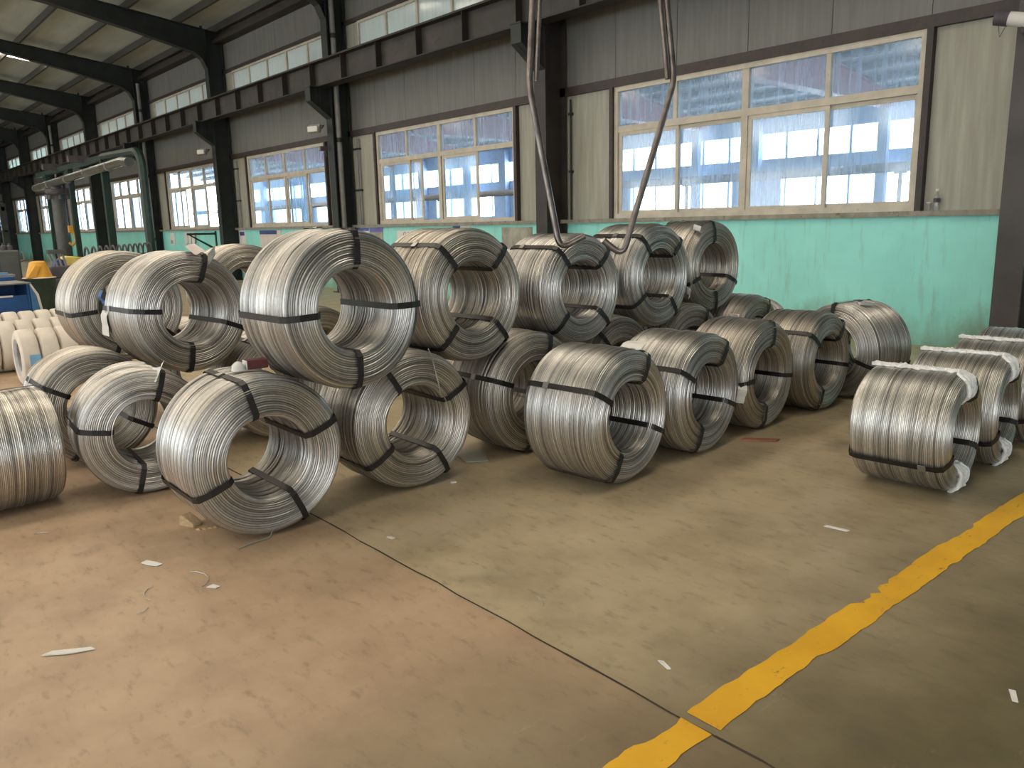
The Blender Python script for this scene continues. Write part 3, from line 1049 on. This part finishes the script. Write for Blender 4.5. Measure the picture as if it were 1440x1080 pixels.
M['paper_pink'] = plain('pinkish_paper', (0.62, 0.54, 0.50), 0.8, var=0.08)
M['blue_sheet'] = plain('blue_sheet', (0.03, 0.10, 0.30), 0.6)
M['label_blue'] = plain('pale_blue_label', (0.22, 0.48, 0.75), 0.7)
paper_tag(B_['U0'], 'A', 66, .262, .10, .12, 25, lift=-.008, tilt=62, label='crumpled paper tag')
paper_tag(B_['U0'], 'A', 82, .20, .13, .10, -10, tilt=25, mat='paper_pink')
paper_tag(B_['U0'], 'A', 186, -.20, .10, .20, 5, label='white paper slip')
paper_tag(B_['U0'], 'A', 166, -.24, .06, .10, 0, mat='blue_sheet', label='blue scrap')
paper_tag(B_['c0'], 'A', 76, .265, .11, .15, 15, lift=-.010, tilt=60, label='torn white paper')
paper_tag(B_['r1'], 'A', 72, .16, .16, .13, 6, lift=.010, curl=.008, label='flat white paper')
paper_tag(B_['r3'], 'A', 190, .255, .08, .14, 20, lift=.0, tilt=55, label='white paper tag')
paper_tag(B_['r3'], 'A', 76, -.1, .07, .03, 0, mat='paper_pink')
paper_tag(B_['T'], 'A', 70, .05, .12, .06, 20)
paper_tag(B_['U5'], 'A', 128, .235, .07, .09, 0, lift=.004, tilt=20, label='small white paper tag')
paper_tag(B_['U4'], 'A', 338, .262, .07, .10, 40, lift=-.004, tilt=60, label='white paper tag')


def loose_wire(t, pts, r=.003):
    MB().tube(pts, r, 6).build('loose_wire_end', M['bare_wire'], t, True)


loose_wire(B_['c3'], [(.28, -.20, .42), (.30, -.15, .40), (.30, -.05, .28), (.30, .03, .20)])
loose_wire(B_['c2'], [(.20, .12, .80), (.27, .10, .74), (.29, .12, .60), (.29, .13, .55)], .0035)
loose_wire(B_['c1'], [(.25, -.02, .035), (.27, -.05, .006), (.28, -.15, .005), (.30, -.22, .005)], .003)

# ------------------------------------------------------------------ yellow floor line
ys = np.arange(-6, 9.2, .035)
g = np.random.default_rng(5)
le = -1.365 + np.convolve(g.normal(0, .006, len(ys)), np.ones(3) / 3, 'same') + g.normal(0, .0015, len(ys))
re = -1.245 + np.convolve(g.normal(0, .006, len(ys)), np.ones(3) / 3, 'same') + g.normal(0, .0015, len(ys))
for y0, y1, d, side in ((2.92, 3.02, .020, 0), (3.05, 3.10, .028, 0), (3.16, 3.20, .015, 0), (3.42, 3.75, -.010, 0), (3.50, 3.56, -.012, 1), (2.2, 2.45, -.008, 1), (1.62, 1.80, .012, 0), (3.9, 4.1, .012, 0)):
    mk = (ys > y0) & (ys < y1)
    if side == 0:
        le[mk] += d
    else:
        re[mk] += d
ym = MB()
for i in range(len(ys) - 1):
    if abs(ys[i] - 1.806) < .02:
        continue
    ym.add([(le[i], ys[i], .0022), (re[i], ys[i], .0022), (re[i + 1], ys[i + 1], .0022), (le[i + 1], ys[i + 1], .0022)], [(0, 1, 2, 3)])
yo_ = ym.build('yellow_floor_line', M['yellow'])
tag(yo_, 'worn yellow painted line running across the floor', 'floor line')

# ------------------------------------------------------------------ lifting hook hanging over the pile
def bend(pts, r=.06, n=6):
    out = [Vector(pts[0])]
    for i in range(1, len(pts) - 1):
        p0, p1, p2 = Vector(pts[i - 1]), Vector(pts[i]), Vector(pts[i + 1])
        a = p1 + (p0 - p1).normalized() * min(r, (p0 - p1).length * .45)
        b = p1 + (p2 - p1).normalized() * min(r, (p2 - p1).length * .45)
        for k in range(n + 1):
            t = k / n
            out.append(a * (1 - t) ** 2 + p1 * 2 * t * (1 - t) + b * t * t)
    out.append(Vector(pts[-1]))
    return out


hk = thing('lifting_hook', 'pair of bent steel tube hooks hanging above the coil pile', 'lifting hook', (-3.34, 3.45, 1.30))
off = Vector((-3.34, 3.45, 1.30))
Lp = [(-3.672, 3.372, 3.08), (-3.604, 3.245, 2.271), (-3.366, 3.247, 1.345), (-3.278, 3.360, 1.418)]
Rp = [(-3.218, 3.928, 3.10), (-3.064, 3.880, 2.273), (-3.125, 3.515, 1.300), (-3.205, 3.440, 1.388)]
for nm, P in (('left', Lp), ('right', Rp)):
    a = MB().tube(bend([Vector(p) - off for p in P], .07), .0185, 12).build('hook_arm', M['hook'], hk, True)
    d = Vector((.034, .024, 0)) if nm == 'left' else Vector((-.022, -.030, 0))
    q0, q1 = Vector(P[0]) - off + d, Vector(P[1]) - off + d
    MB().tube([q0, q1 + (q0 - q1) * .02], .014, 10).build('doubler_tube', M['hook'], hk, True)
MB().box(.10, .20, .40, .52, 1.46, 1.56).box(.105, .165, .43, .49, 1.56, 1.80).build('hook_socket', M['hook_dark'], hk, bevel=.008)
MB().box(-.38, -.26, -.13, -.01, 1.62, 1.80).build('hook_socket', M['hook_dark'], hk, bevel=.008)
MB().tube([(-.33, -.08, 1.8), (-.10, .2, 2.15), (.13, .46, 1.8)], .012, 8).build('sling', M['hook_dark'], hk, True)
MB().tube([(-.10, .2, 2.14), (-.10, .2, 6.75)], .010, 8).build('hoist_rope', M['hook_dark'], hk, True)

# ------------------------------------------------------------------ small things on and by the coils
M['wood'] = plain('raw_timber', (0.42, 0.30, 0.17), 0.8, var=0.2, nscale=12, stretch=(1, 6, 6))
M['wood_red'] = plain('dark_red_timber', (0.10, 0.022, 0.022), 0.7, var=0.3, nscale=12)
M['card'] = plain('grey_cardboard', (0.36, 0.34, 0.29), 0.9, var=0.1)
M['debris_red'] = plain('reddish_board', (0.36, 0.15, 0.10), 0.8)
t = thing('wooden_chock', 'splintered wooden chock under the foremost coil', 'wood chock', (-4.09, 1.27, 0), R(25))
MB().prism([(-.05, 0), (.05, 0), (.05, .02), (-.03, .06), (-.045, .055)], 'y', -.03, .03).build('block', M['wood'], t, bevel=.004)
for i in range(4):
    MB().prism([(-.02, 0), (.02, 0), (.008, .010)], 'y', -.012 + .018 * i, .0 + .018 * i).build('splinter', M['wood'], t).location = (.09 + .02 * i, -.03, 0)
t = thing('chock_block', 'dark red block with a white end wedged under the big top coil', 'chock', (-3.862, 1.605, .812), R(85))
MB().box(-.06, .045, -.035, .03, 0, .046).build('block', M['wood_red'], t, bevel=.006)
MB().box(-.066, -.0605, -.034, .029, .002, .044).build('end_face', M['paper'], t, bevel=.002)
MB().lathe([(.001, 0), (.035, .0), (.03, .025), (.015, .04), (.001, .045)], (-.10, -.01, .0), 10).build('rag', M['paper'], t, True)
o = MB().prism([(0, 0), (.30, .02), (.34, .16), (.16, .20), (.02, .14)], 'z', .002, .010).build('cardboard_piece', M['card'])
o.location = (-4.24, 3.04, 0); o.rotation_euler = (0, 0, R(-20))
tag(o, 'grey cardboard scrap on the floor between two bottom coils', 'cardboard')
o = MB().prism([(0, 0), (.24, .0), (.27, .05), (.04, .06)], 'z', .002, .014).build('board_scrap', M['debris_red'])
o.location = (-3.02, 4.60, 0); o.rotation_euler = (0, 0, R(40))
tag(o, 'flat reddish board scrap by the third middle row coil', 'board')


def scrap(x, y, pts, label, rz=0, mat='paper', hgt=.004, name='paper_scrap', cat='scrap'):
    mb = MB()
    n = len(pts)
    g2_ = random.Random(int(x * 1000))
    top = [(px, py, .003 + hgt * g2_.random()) for px, py in pts]
    bot = [(px, py, .0025) for px, py in pts]
    top = [(a, b, c + .0015) for a, b, c in top]
    mb.add(bot + top, [tuple(range(n)), tuple(range(2 * n - 1, n - 1, -1))] + [(i, (i + 1) % n, n + (i + 1) % n, n + i) for i in range(n)])
    o = mb.build(name, M[mat])
    o.location = (x, y, 0)
    o.rotation_euler = (0, 0, R(rz))
    return tag(o, label, cat, 'litter on the floor')


def curl_wire(x, y, r, a0, a1, label, rz=0):
    pts = [(r * math.cos(R(a0 + (a1 - a0) * k / 14)), r * math.sin(R(a0 + (a1 - a0) * k / 14)), .0045 + .004 * (k % 3 == 0)) for k in range(15)]
    o = MB().tube(pts, .0022, 5).build('wire_offcut', M['bare_wire'], None, True)
    o.location = (x, y, 0)
    o.rotation_euler = (0, 0, R(rz))
    return tag(o, label, 'wire', 'litter on the floor')


scrap(-3.71, .96, [(-.05, -.015), (0, -.02), (.05, -.012), (.055, .012), (.01, .02), (-.045, .014)], 'torn white paper scrap in front of the foremost coil', 25)
scrap(-3.27, 1.08, [(-.025, -.01), (.02, -.014), (.028, .008), (-.01, .018)], 'small white scrap beside the curled wire offcuts', 40)
scrap(-3.21, 1.93, [(-.02, -.008), (.02, -.01), (.024, .008), (-.01, .012)], 'tiny white scrap right of the foremost coil', 10)
scrap(-3.68, 2.66, [(-.02, -.01), (.015, -.012), (.02, .01), (-.015, .012)], 'tiny white scrap between foremost and middle row coils', 70)
scrap(-1.58, 2.0, [(-.03, -.007), (.03, -.004), (.034, .006), (-.02, .010)], 'white sliver left of the yellow line', -20)
scrap(-.72, 2.66, [(-.012, -.03), (.004, -.034), (.010, .03), (-.008, .034)], 'white sliver right of the yellow line', 30)
scrap(-1.79, 3.58, [(-.06, -.008), (.05, -.012), (.06, .006), (-.05, .010)], 'pale smear of wrapping near the tightly wound coil', 10)
scrap(-3.1, .49, [(-.09, -.012), (.0, -.02), (.09, -.006), (.07, .012), (-.06, .010)], 'long pale wrapping sliver on the floor at lower left', 60)
curl_wire(-3.40, .98, .12, 20, 130, 'curled wire offcut in front of the foremost coil, upper one', 10)
curl_wire(-3.36, .93, .10, 190, 280, 'curled wire offcut in front of the foremost coil, lower one', 15)
curl_wire(-3.29, .76, .06, 0, 60, 'short wire offcut at the lower end of the litter')
curl_wire(-4.46, .64, .05, 100, 190, 'short wire offcut in front of the leftmost bright coil')
curl_wire(-2.25, 1.92, .10, 40, 90, 'faint wire offcut along the floor joint')

# ------------------------------------------------------------------ things on the window wall
M['navy'] = plain('navy_print', (0.04, 0.06, 0.20), 0.6)
M['purple'] = plain('violet_print', (0.16, 0.14, 0.42), 0.6)
M['red_print'] = plain('red_print', (0.42, 0.05, 0.07), 0.6)
M['yellow_print'] = plain('yellow_print', (0.75, 0.65, 0.08), 0.6)
M['ink'] = plain('grey_ink', (0.08, 0.07, 0.08), 0.7)
M['board_grey'] = plain('grey_board', (0.33, 0.32, 0.26), 0.8)


def poster(x0, x1, z0, z1, label, bands=(), text=None, base='paper', cat='poster'):
    t = thing('wall_notice', label, cat, (x0, D - .006, z0), 0, 'notices on the green wall')
    W, H = x1 - x0, z1 - z0
    MB().box(0, W, -.004, .004, 0, H).build('sheet', M[base], t)
    for u0, u1, v0, v1, m_ in bands:
        MB().box(u0 * W, u1 * W, -.0055, -.0042, v0 * H, v1 * H).build('printed_band', M[m_], t)
    if text:
        cu = bpy.data.curves.new('lettering', 'FONT')
        cu.body = text[0]
        cu.size = text[1]
        cu.extrude = .0006
        cu.align_x = 'CENTER'
        o = bpy.data.objects.new('lettering', cu)
        COL.objects.link(o)
        me = bpy.data.meshes.new_from_object(o.evaluated_get(bpy.context.evaluated_depsgraph_get()))
        bpy.data.objects.remove(o)
        o = link('lettering', me, M['ink'], t)
        o.location = (W * text[2], -.0062, H * text[3])
        o.rotation_euler = (R(90), 0, 0)
    return t


poster(-16.66, -16.14, 1.12, 1.455, 'white notice with violet header nearest the second column', [(0, 1, .8, 1, 'purple'), (.05, .28, .45, .7, 'ink'), (.0, .3, .15, .35, 'yellow_print')])
poster(-16.10, -15.55, 1.12, 1.455, 'notice with a broad violet header, right of its twin', [(0, 1, .72, 1, 'purple')], base='board_grey')
poster(-14.98, -13.95, .95, 1.385, 'white board with grey title and red stripe behind coils', [(.06, .62, .38, .60, 'red_print')], ('GLOBAL 10', .13, .56, .72), cat='sign')
poster(-12.95, -12.72, 1.20, 1.46, 'blue folder sheet on the green wall under the second window', base='navy')
poster(-12.70, -12.38, 1.12, 1.46, 'white sheet beside the blue folder on the green wall')
poster(-11.45, -10.62, .95, 1.42, 'grey board leaning at the wall left of the hook', [(.03, .5, .0, .18, 'paper')], base='board_grey', cat='board')
poster(-24.0, -23.1, .85, 1.46, 'pale notice with two dark blue header blocks by the third column', [(.06, .46, .74, .92, 'navy'), (.54, .92, .74, .92, 'navy'), (.42, .5, 0, .74, 'label_blue')])
poster(-22.1, -20.7, .95, 1.44, 'pale notice with a grey blue header strip behind the big top coil', [(0, .8, .78, 1, 'navy')], base='paper_pink')
poster(-29.75, -29.25, 1.0, 1.40, 'small white notice with rounded foot on far green wall', [(.1, .6, .1, .4, 'board_grey')])
t = thing('hanging_bags', 'bunch of white plastic slips hanging on the far green wall', 'bags', (-27.9, D - .03, 1.0))
for i in range(6):
    MB().prism([(-.10, .42), (.10, .42), (.08, .05 + .03 * (i % 3)), (.0, .0 + .04 * (i % 2)), (-.09, .08)], 'y', -.006, .006).build('slip', M['paper'], t).location = (.17 * i - .2, -.02 * (i % 2), .0)
t = thing('wall_bracket', 'green triangular steel bracket on the wall by the third column', 'bracket', (-25.4, D, 1.0))
M['green_steel'] = plain('dark_green_paint', (0.012, 0.032, 0.024), 0.5, var=0.3)
MB().box(-.03, .03, -.9, 0, .34, .40).build('arm', M['green_steel'], t)
MB().prism([(-.85, .34), (-.78, .34), (0, -.10), (0, -.18)], 'x', -.025, .025).build('brace', M['green_steel'], t)
MB().box(-.04, .04, -.03, 0, -.2, .45).build('wall_plate', M['green_steel'], t)

M['clear'] = glass_material('clear_plastic', (0.9, 0.92, 0.92), (0.7, 0.7, 0.7), 0.25)
t = thing('plastic_bottle', 'small clear bottle on the ledge right of the near window', 'bottle', (-3.86, D - .03, SILL))
MB().lathe([(.001, 0), (.032, 0), (.034, .02), (.033, .11), (.030, .14), (.014, .19), (.013, .215)], n=16).build('bottle_body', M['clear'], t, True)
MB().lathe([(.0345, .09), (.0345, .135)], n=16).build('bottle_band', M['ink'], t, True)
MB().lathe([(.015, .21), (.015, .235), (.001, .236)], n=12).build('bottle_cap', M['paper'], t, True)
t = thing('glass_jar', 'tiny clear cup beside the bottle on the ledge', 'cup', (-3.94, D - .03, SILL))
MB().lathe([(.02, 0), (.024, .09), (.021, .09), (.018, .006)], n=14).build('cup_body', M['clear'], t, True)
MB().lathe([(.025, .084), (.0255, .09), (.025, .094)], n=14).build('cup_rim', M['paper'], t, True)

t = thing('security_camera', 'white bullet camera with dark hood on the right column', 'camera', (-3.10, 8.90, 3.30))
MB().lathe([(.001, -.02), (.06, -.02), (.065, .0), (.065, .26), (.055, .28), (.001, .28)], n=18, axis='x').build('camera_body', M['paper'], t, True).rotation_euler = (0, R(14), R(6))
MB().lathe([(.07, -.09), (.07, .03), (.062, .03), (.062, -.09)], n=18, axis='x').build('hood', M['ink'], t, True).rotation_euler = (0, R(14), R(6))
MB().tube([(.15, 0, -.06), (.15, .03, -.14), (.15, .09, -.16)], .018, 8).build('mount_arm', M['ink'], t, True)
MB().tube([(-.06, 0, -.05), (-.04, 0, -.16), (.02, 0, -.04)], .004, 5).build('cable', M['ink'], t, True)

for (x, y, z), lab in (((-17.0, 8.84, 3.70), 'flat floodlight under the bracket of the second column'), ((-23.9, 8.84, 3.74), 'flat floodlight on the third column')):
    t = thing('floodlight', lab, 'floodlight', (x, y, z), R(20))
    MB().prism([(-.05, -.12), (.02, -.15), (.08, .02), (.0, .05)], 'x', -.16, .16).build('lamp_housing', M['pipe_grey'], t, bevel=.01)
    MB().box(-.14, .14, -.075, -.05, -.11, .0).build('lens', M['paper'], t)
    MB().tube([(-.17, .05, -.05), (-.17, .12, .02), (.17, .12, .02), (.17, .05, -.05)], .012, 6).build('yoke', M['steel'], t)
t = thing('small_camera', 'small black camera on the second column beside the window', 'camera', (-16.98, 9.05, 3.18))
MB().box(-.05, .05, -.12, .06, 0, .10).build('camera_body', M['ink'], t, bevel=.01)
MB().lathe([(.035, -.14), (.04, -.12), (.04, -.1)], (0, 0, .05), 12, 'y').build('lens_ring', M['pipe_grey'], t, True)
MB().tube([(0, .02, 0), (0, .03, -.08), (0, .05, -.12)], .012, 6).build('mount_arm', M['ink'], t, True)

# ------------------------------------------------------------------ left end: wrapped rings, machines, gantry
M['white_wrap'] = plain('cream_white_wrapping', (0.66, 0.60, 0.52), 0.75, var=0.08, nscale=8)
M['white_core'] = plain('grey_ring_bore', (0.42, 0.40, 0.39), 0.8)
ring_me = MB().lathe([(.19, -.082), (.245, -.084), (.272, -.070), (.28, -.045), (.28, .045), (.272, .070), (.245, .084), (.19, .082)], n=36, axis='y').mesh('wrapped_ring', True)
# drop the end caps so that the bore stays open
import bmesh
bm = bmesh.new(); bm.from_mesh(ring_me)
bmesh.ops.delete(bm, geom=[f for f in bm.faces if len(f.verts) > 8], context='FACES')
bm.to_mesh(ring_me); bm.free()
bore_me = MB().lathe([(.19, -.082), (.15, -.06), (.15, .06), (.19, .082)], n=36, axis='y').mesh('ring_bore', True)
bm = bmesh.new(); bm.from_mesh(bore_me)
bmesh.ops.delete(bm, geom=[f for f in bm.faces if len(f.verts) > 8], context='FACES')
bm.to_mesh(bore_me); bm.free()
rows = [(-9.25, 1.46, 5, 'front'), (-10.35, 1.10, 7, 'middle'), (-11.5, 1.15, 8, 'back')]
pos_w = ['first', 'second', 'third', 'fourth', 'fifth', 'sixth', 'seventh', 'eighth']
for X, Y0, n, rw in rows:
    for i in range(n):
        t = thing('wrapped_ring', f'cream wrapped ring, {pos_w[i]} from the left in the {rw} row', 'wrapped coil', (X + random.uniform(-.02, .02), Y0 + .178 * i, .281), 0, 'cream wrapped rings behind the left coils')
        link('wrapping', ring_me, M['white_wrap'], t)
        link('bore', bore_me, M['white_core'], t)
        if rw == 'front' and i == 0:
            o = MB().box(.281, .2835, -.02, .075, -.06, .05).build('blue_label', M['label_blue'], t)
            o['label'] = 'pale blue label'

M['blue'] = plain('blue_machine_paint', (0.012, 0.075, 0.24), 0.45, var=0.25, nscale=4)
M['blue_light'] = plain('light_blue_panel', (0.05, 0.17, 0.36), 0.45, var=0.2)
M['machine_grey'] = plain('dark_grey_machine', (0.075, 0.08, 0.075), 0.5, var=0.25, nscale=3)
M['machine_yellow'] = plain('yellow_guard_paint', (0.72, 0.36, 0.04), 0.5, var=0.1)
M['machine_green'] = plain('dark_green_machine', (0.03, 0.055, 0.04), 0.5, var=0.3)
t = thing('blue_trough', 'blue metal trough with a sloping pale side panel', 'machine trough', (-13.9, 1.95, 0), R(4))
MB().box(-.35, .35, -.38, .32, .30, .33).box(-.35, .35, .29, .32, .30, .78).box(-.35, .35, -.38, -.35, .30, .78).box(-.35, -.32, -.35, .29, .33, .78).box(.30, .33, -.35, .29, .33, .62).build('tray', M['blue'], t, bevel=.006)
MB().box(.331, .345, -.36, .10, .60, .625).build('front_lip', M['paper'], t)
MB().prism([(.325, .30), (.44, .30), (.40, .60), (.325, .77)], 'x', -.36, .36).build('side_panel', M['blue_light'], t)
MB().prism([(.44, .30), (.47, .30), (.43, .62), (.335, .80), (.325, .77), (.40, .60)], 'x', -.37, .37).build('edge_strip', M['white_wrap'], t)
MB().box(-.4, .4, -.40, .34, .78, .80).build('rim', M['pipe_grey'], t)
for sx in (-.3, .3):
    for sy in (-.32, .26):
        MB().box(sx - .03, sx + .03, sy - .03, sy + .03, 0, .30).build('leg', M['machine_grey'], t)
t = thing('blue_tool_tray', 'blue tray of tools lying behind the blue trough', 'tray', (-15.0, 1.95, 0), R(2))
MB().box(-.3, .3, -.5, .35, .78, .84).build('tray', M['blue'], t, bevel=.01)
for sx in (-.25, .25):
    MB().box(sx - .03, sx + .03, -.45, .35, 0, .78).build('trestle', M['machine_grey'], t)
MB().tube([(-.1, -.4, .88), (.1, .3, .87)], .035, 8).build('blue_bar', M['blue_light'], t, True)
MB().box(-.05, .2, .0, .38, .84, .875).build('pale_plate', M['pipe_grey'], t)
t = thing('grey_machine_cabinet', 'dark grey machine cabinet with knobs at the left edge', 'machine cabinet', (-16.6, 2.45, 0))
MB().box(-.4, .4, -.62, .22, 0, 1.22).build('cabinet_body', M['machine_grey'], t, bevel=.03)
MB().box(.40, .425, -.55, -.12, .15, 1.12).build('door', M['machine_grey'], t, bevel=.008)
MB().box(.40, .425, -.08, .19, .15, 1.12).build('door', M['machine_grey'], t, bevel=.008)
for yy_ in (-.45, -.2, .05, .14):
    MB().lathe([(.05, 1.22), (.05, 1.29), (.02, 1.31), (.02, 1.34)], (0, yy_, 0), 10).build('top_knob', M['ink'], t, True)
MB().tube([(.1, .2, 1.0), (.1, .32, 1.05), (.1, .30, 1.18)], .02, 6).build('side_pipe', M['pipe_grey'], t, True)
t = thing('wire_drawing_block', 'yellow conical guard on a dark green drum', 'machine', (-15.0, 2.70, 0))
MB().lathe([(.22, 0), (.22, .74), (.235, .76), (.235, .79), (.001, .79)], n=28).build('drum', M['machine_green'], t, True)
MB().lathe([(.20, .79), (.19, .82), (.12, 1.04), (.07, 1.06), (.001, 1.06)], n=28).build('cone_guard', M['machine_yellow'], t, True)
MB().prism([(-.21, .80), (-.08, .80), (.0, .98), (-.07, 1.0)], 'x', .12, .20).build('guard_flap', M['machine_yellow'], t, bevel=.01)
MB().lathe([(.237, .785), (.25, .79), (.237, .80)], n=28).build('pale_rim', M['white_wrap'], t, True)
t = thing('machine_pedestal', 'dark machine pedestal with upright steel rods and orange block', 'machine', (-16.1, 3.35, 0))
MB().box(-.3, .3, -.35, .45, 0, .72).box(-.38, .38, -.45, .55, 0, .25).build('pedestal', M['machine_grey'], t, bevel=.02)
MB().box(-.2, .2, -.3, .1, .72, .92).build('head_block', M['ink'], t, bevel=.015)
for i in range(4):
    MB().tube([(.0, -.22 + .07 * i, .92), (-.04, -.25 + .07 * i, 1.16)], .018, 8).build('steel_rod', M['pipe_grey'], t, True)
MB().box(-.08, .05, -.28, .0, 1.14, 1.21).build('rod_clamp', M['machine_grey'], t)
MB().prism([(.15, .74), (.48, .74), (.42, .88), (.2, .88)], 'x', .1, .28).build('orange_block', M['machine_yellow'], t, bevel=.01)
MB().box(-.42, .42, -.5, .6, .25, .30).box(-.42, .42, -.5, .6, .12, .16).build('base_rib', M['machine_green'], t)
t = thing('hoop_rack', 'long rack of black wire guide hoops behind the upper left coils', 'hoop rack', (-18.5, 4.25, 0), math.atan2(2.7, -4.5))
nh = 12
MB().box(-.1, 5.3, -.05, .05, .88, .95).build('rail', M['machine_grey'], t)
for xx in (0, 2.6, 5.1):
    MB().box(xx - .06, xx + .06, -.06, .06, 0, .85).build('post', M['machine_green'], t)
for i in range(nh):
    pts = [(.44 * i + .16 * math.cos(a), .10 * math.cos(a), .93 + .26 * math.sin(a)) for a in np.linspace(0, math.pi, 11)]
    MB().tube(pts, .022, 6).build('hoop', M['ink'], t, True)
t = thing('yellow_motor_guard', 'pale yellow guard box beside the hoop rack', 'machine guard', (-17.6, 3.75, 0))
MB().box(-.25, .25, -.2, .5, 0, .80).build('stand', M['machine_grey'], t, bevel=.02)
MB().prism([(-.25, .80), (.5, .80), (.42, 1.0), (-.1, 1.06), (-.25, .98)], 'x', -.2, .25).build('guard', plain('pale_yellow_paint', (0.72, 0.55, 0.16), 0.5), t, bevel=.02)
MB().lathe([(.10, -.1), (.12, 0), (.10, .1)], (.2, -.25, .9), 14, 'x').build('motor', M['navy'], t, True)

# green pipe gantry with silver duct
t = thing('pipe_gantry', 'dark green pipe gantry spanning the machines in front of the window wall', 'gantry', (0, 7.0, 0))
for xx, rr in ((-27.1, .10), (-34.9, .10), (-31.4, .08)):
    MB().box(xx - rr, xx + rr, -rr, rr, 0, 3.72).build('post', M['green_steel'], t)
MB().tube(bend([(-23.4, 0, 0), (-23.4, 0, 3.62), (-27.1, 0, 3.72)], .55, 8), .12, 8).build('bent_leg', M['green_steel'], t, True)
MB().box(-36.5, -27.0, -.09, .09, 3.62, 3.78).build('top_bar', M['green_steel'], t)
for xx in (-29.2, -33.0):
    MB().box(xx - .12, xx + .12, -.5, .1, 3.70, 3.9).build('valve_box', M['ink'], t)
t = thing('silver_duct', 'silver horizontal duct hung below the green gantry bar', 'duct', (0, 6.85, 0))
M['silver'] = plain('silver_sheet', (0.42, 0.44, 0.43), 0.28, 0.95, var=0.25, nscale=2)
MB().tube([(-24.0, 0, 3.36), (-24.6, 0, 3.42), (-36.5, 0, 3.22)], .13, 14).build('duct_tube', M['silver'], t, True)
for xx in (-26.0, -28.6, -31.2, -34.0):
    MB().lathe([(.15, xx - .03), (.15, xx + .03)], (0, 0, 3.40 + (xx + 24.6) * .0168), 14, 'x').build('duct_joint', M['pipe_grey'], t, True)
t = thing('vertical_drum_duct', 'thick dark vertical duct with a bolted flange under the silver duct', 'duct', (-33.6, 7.0, 0))
MB().lathe([(.24, 0), (.24, 2.85), (.20, 2.95), (.20, 3.2)], n=20).build('duct_body', M['machine_grey'], t, True)
MB().lathe([(.36, 2.86), (.40, 2.9), (.40, 3.02), (.36, 3.06)], n=20).build('flange', M['ink'], t, True)
for a in range(0, 360, 60):
    MB().lathe([(.06, 2.70), (.06, 2.86)], (.34 * math.cos(R(a)), .34 * math.sin(R(a)), 0), 8).build('bolt', M['machine_grey'], t, True)
t = thing('steel_rack', 'dark steel rack with rails and boards at the far left', 'rack', (-36.5, 5.4, 0))
for xx in (-4.5, 0, 1.6):
    MB().box(xx - .10, xx + .10, -.10, .10, 0, 2.6).build('post', M['steel'], t)
for z in (.95, 1.6, 2.45):
    MB().box(-4.6, 1.7, -.05, .05, z - (.12 if z > 2 else .03), z + .03).build('rail', M['steel'], t)
MB().tube([(-4.5, .1, .3), (0, .1, 2.4)], .04, 6).build('brace', M['steel'], t)
MB().tube([(-4.5, -.1, 2.4), (0, -.1, .3)], .04, 6).build('brace', M['steel'], t)
MB().box(-1.0, .5, -.14, -.11, 1.05, 1.55).build('notice_board', M['paper_pink'], t)
MB().box(-.7, .2, -.145, -.141, 1.2, 1.42).build('red_notice_print', M['red_print'], t)
t = thing('yellow_hoist_hook', 'small yellow hanging hook block in front of far green wall', 'hook', (-32.3, 7.0, 1.0))
MB().tube([(0, 0, .55), (.0, .10, .45), (0, .12, .2), (0, .0, .05), (0, -.1, .15)], .045, 8).build('hook', M['machine_yellow'], t, True)
MB().box(-.06, .06, -.08, .08, .5, .75).build('hook_block', M['machine_yellow'], t, bevel=.015)
MB().tube([(0, 0, .75), (0, 0, 2.62)], .012, 6).build('chain', M['ink'], t)
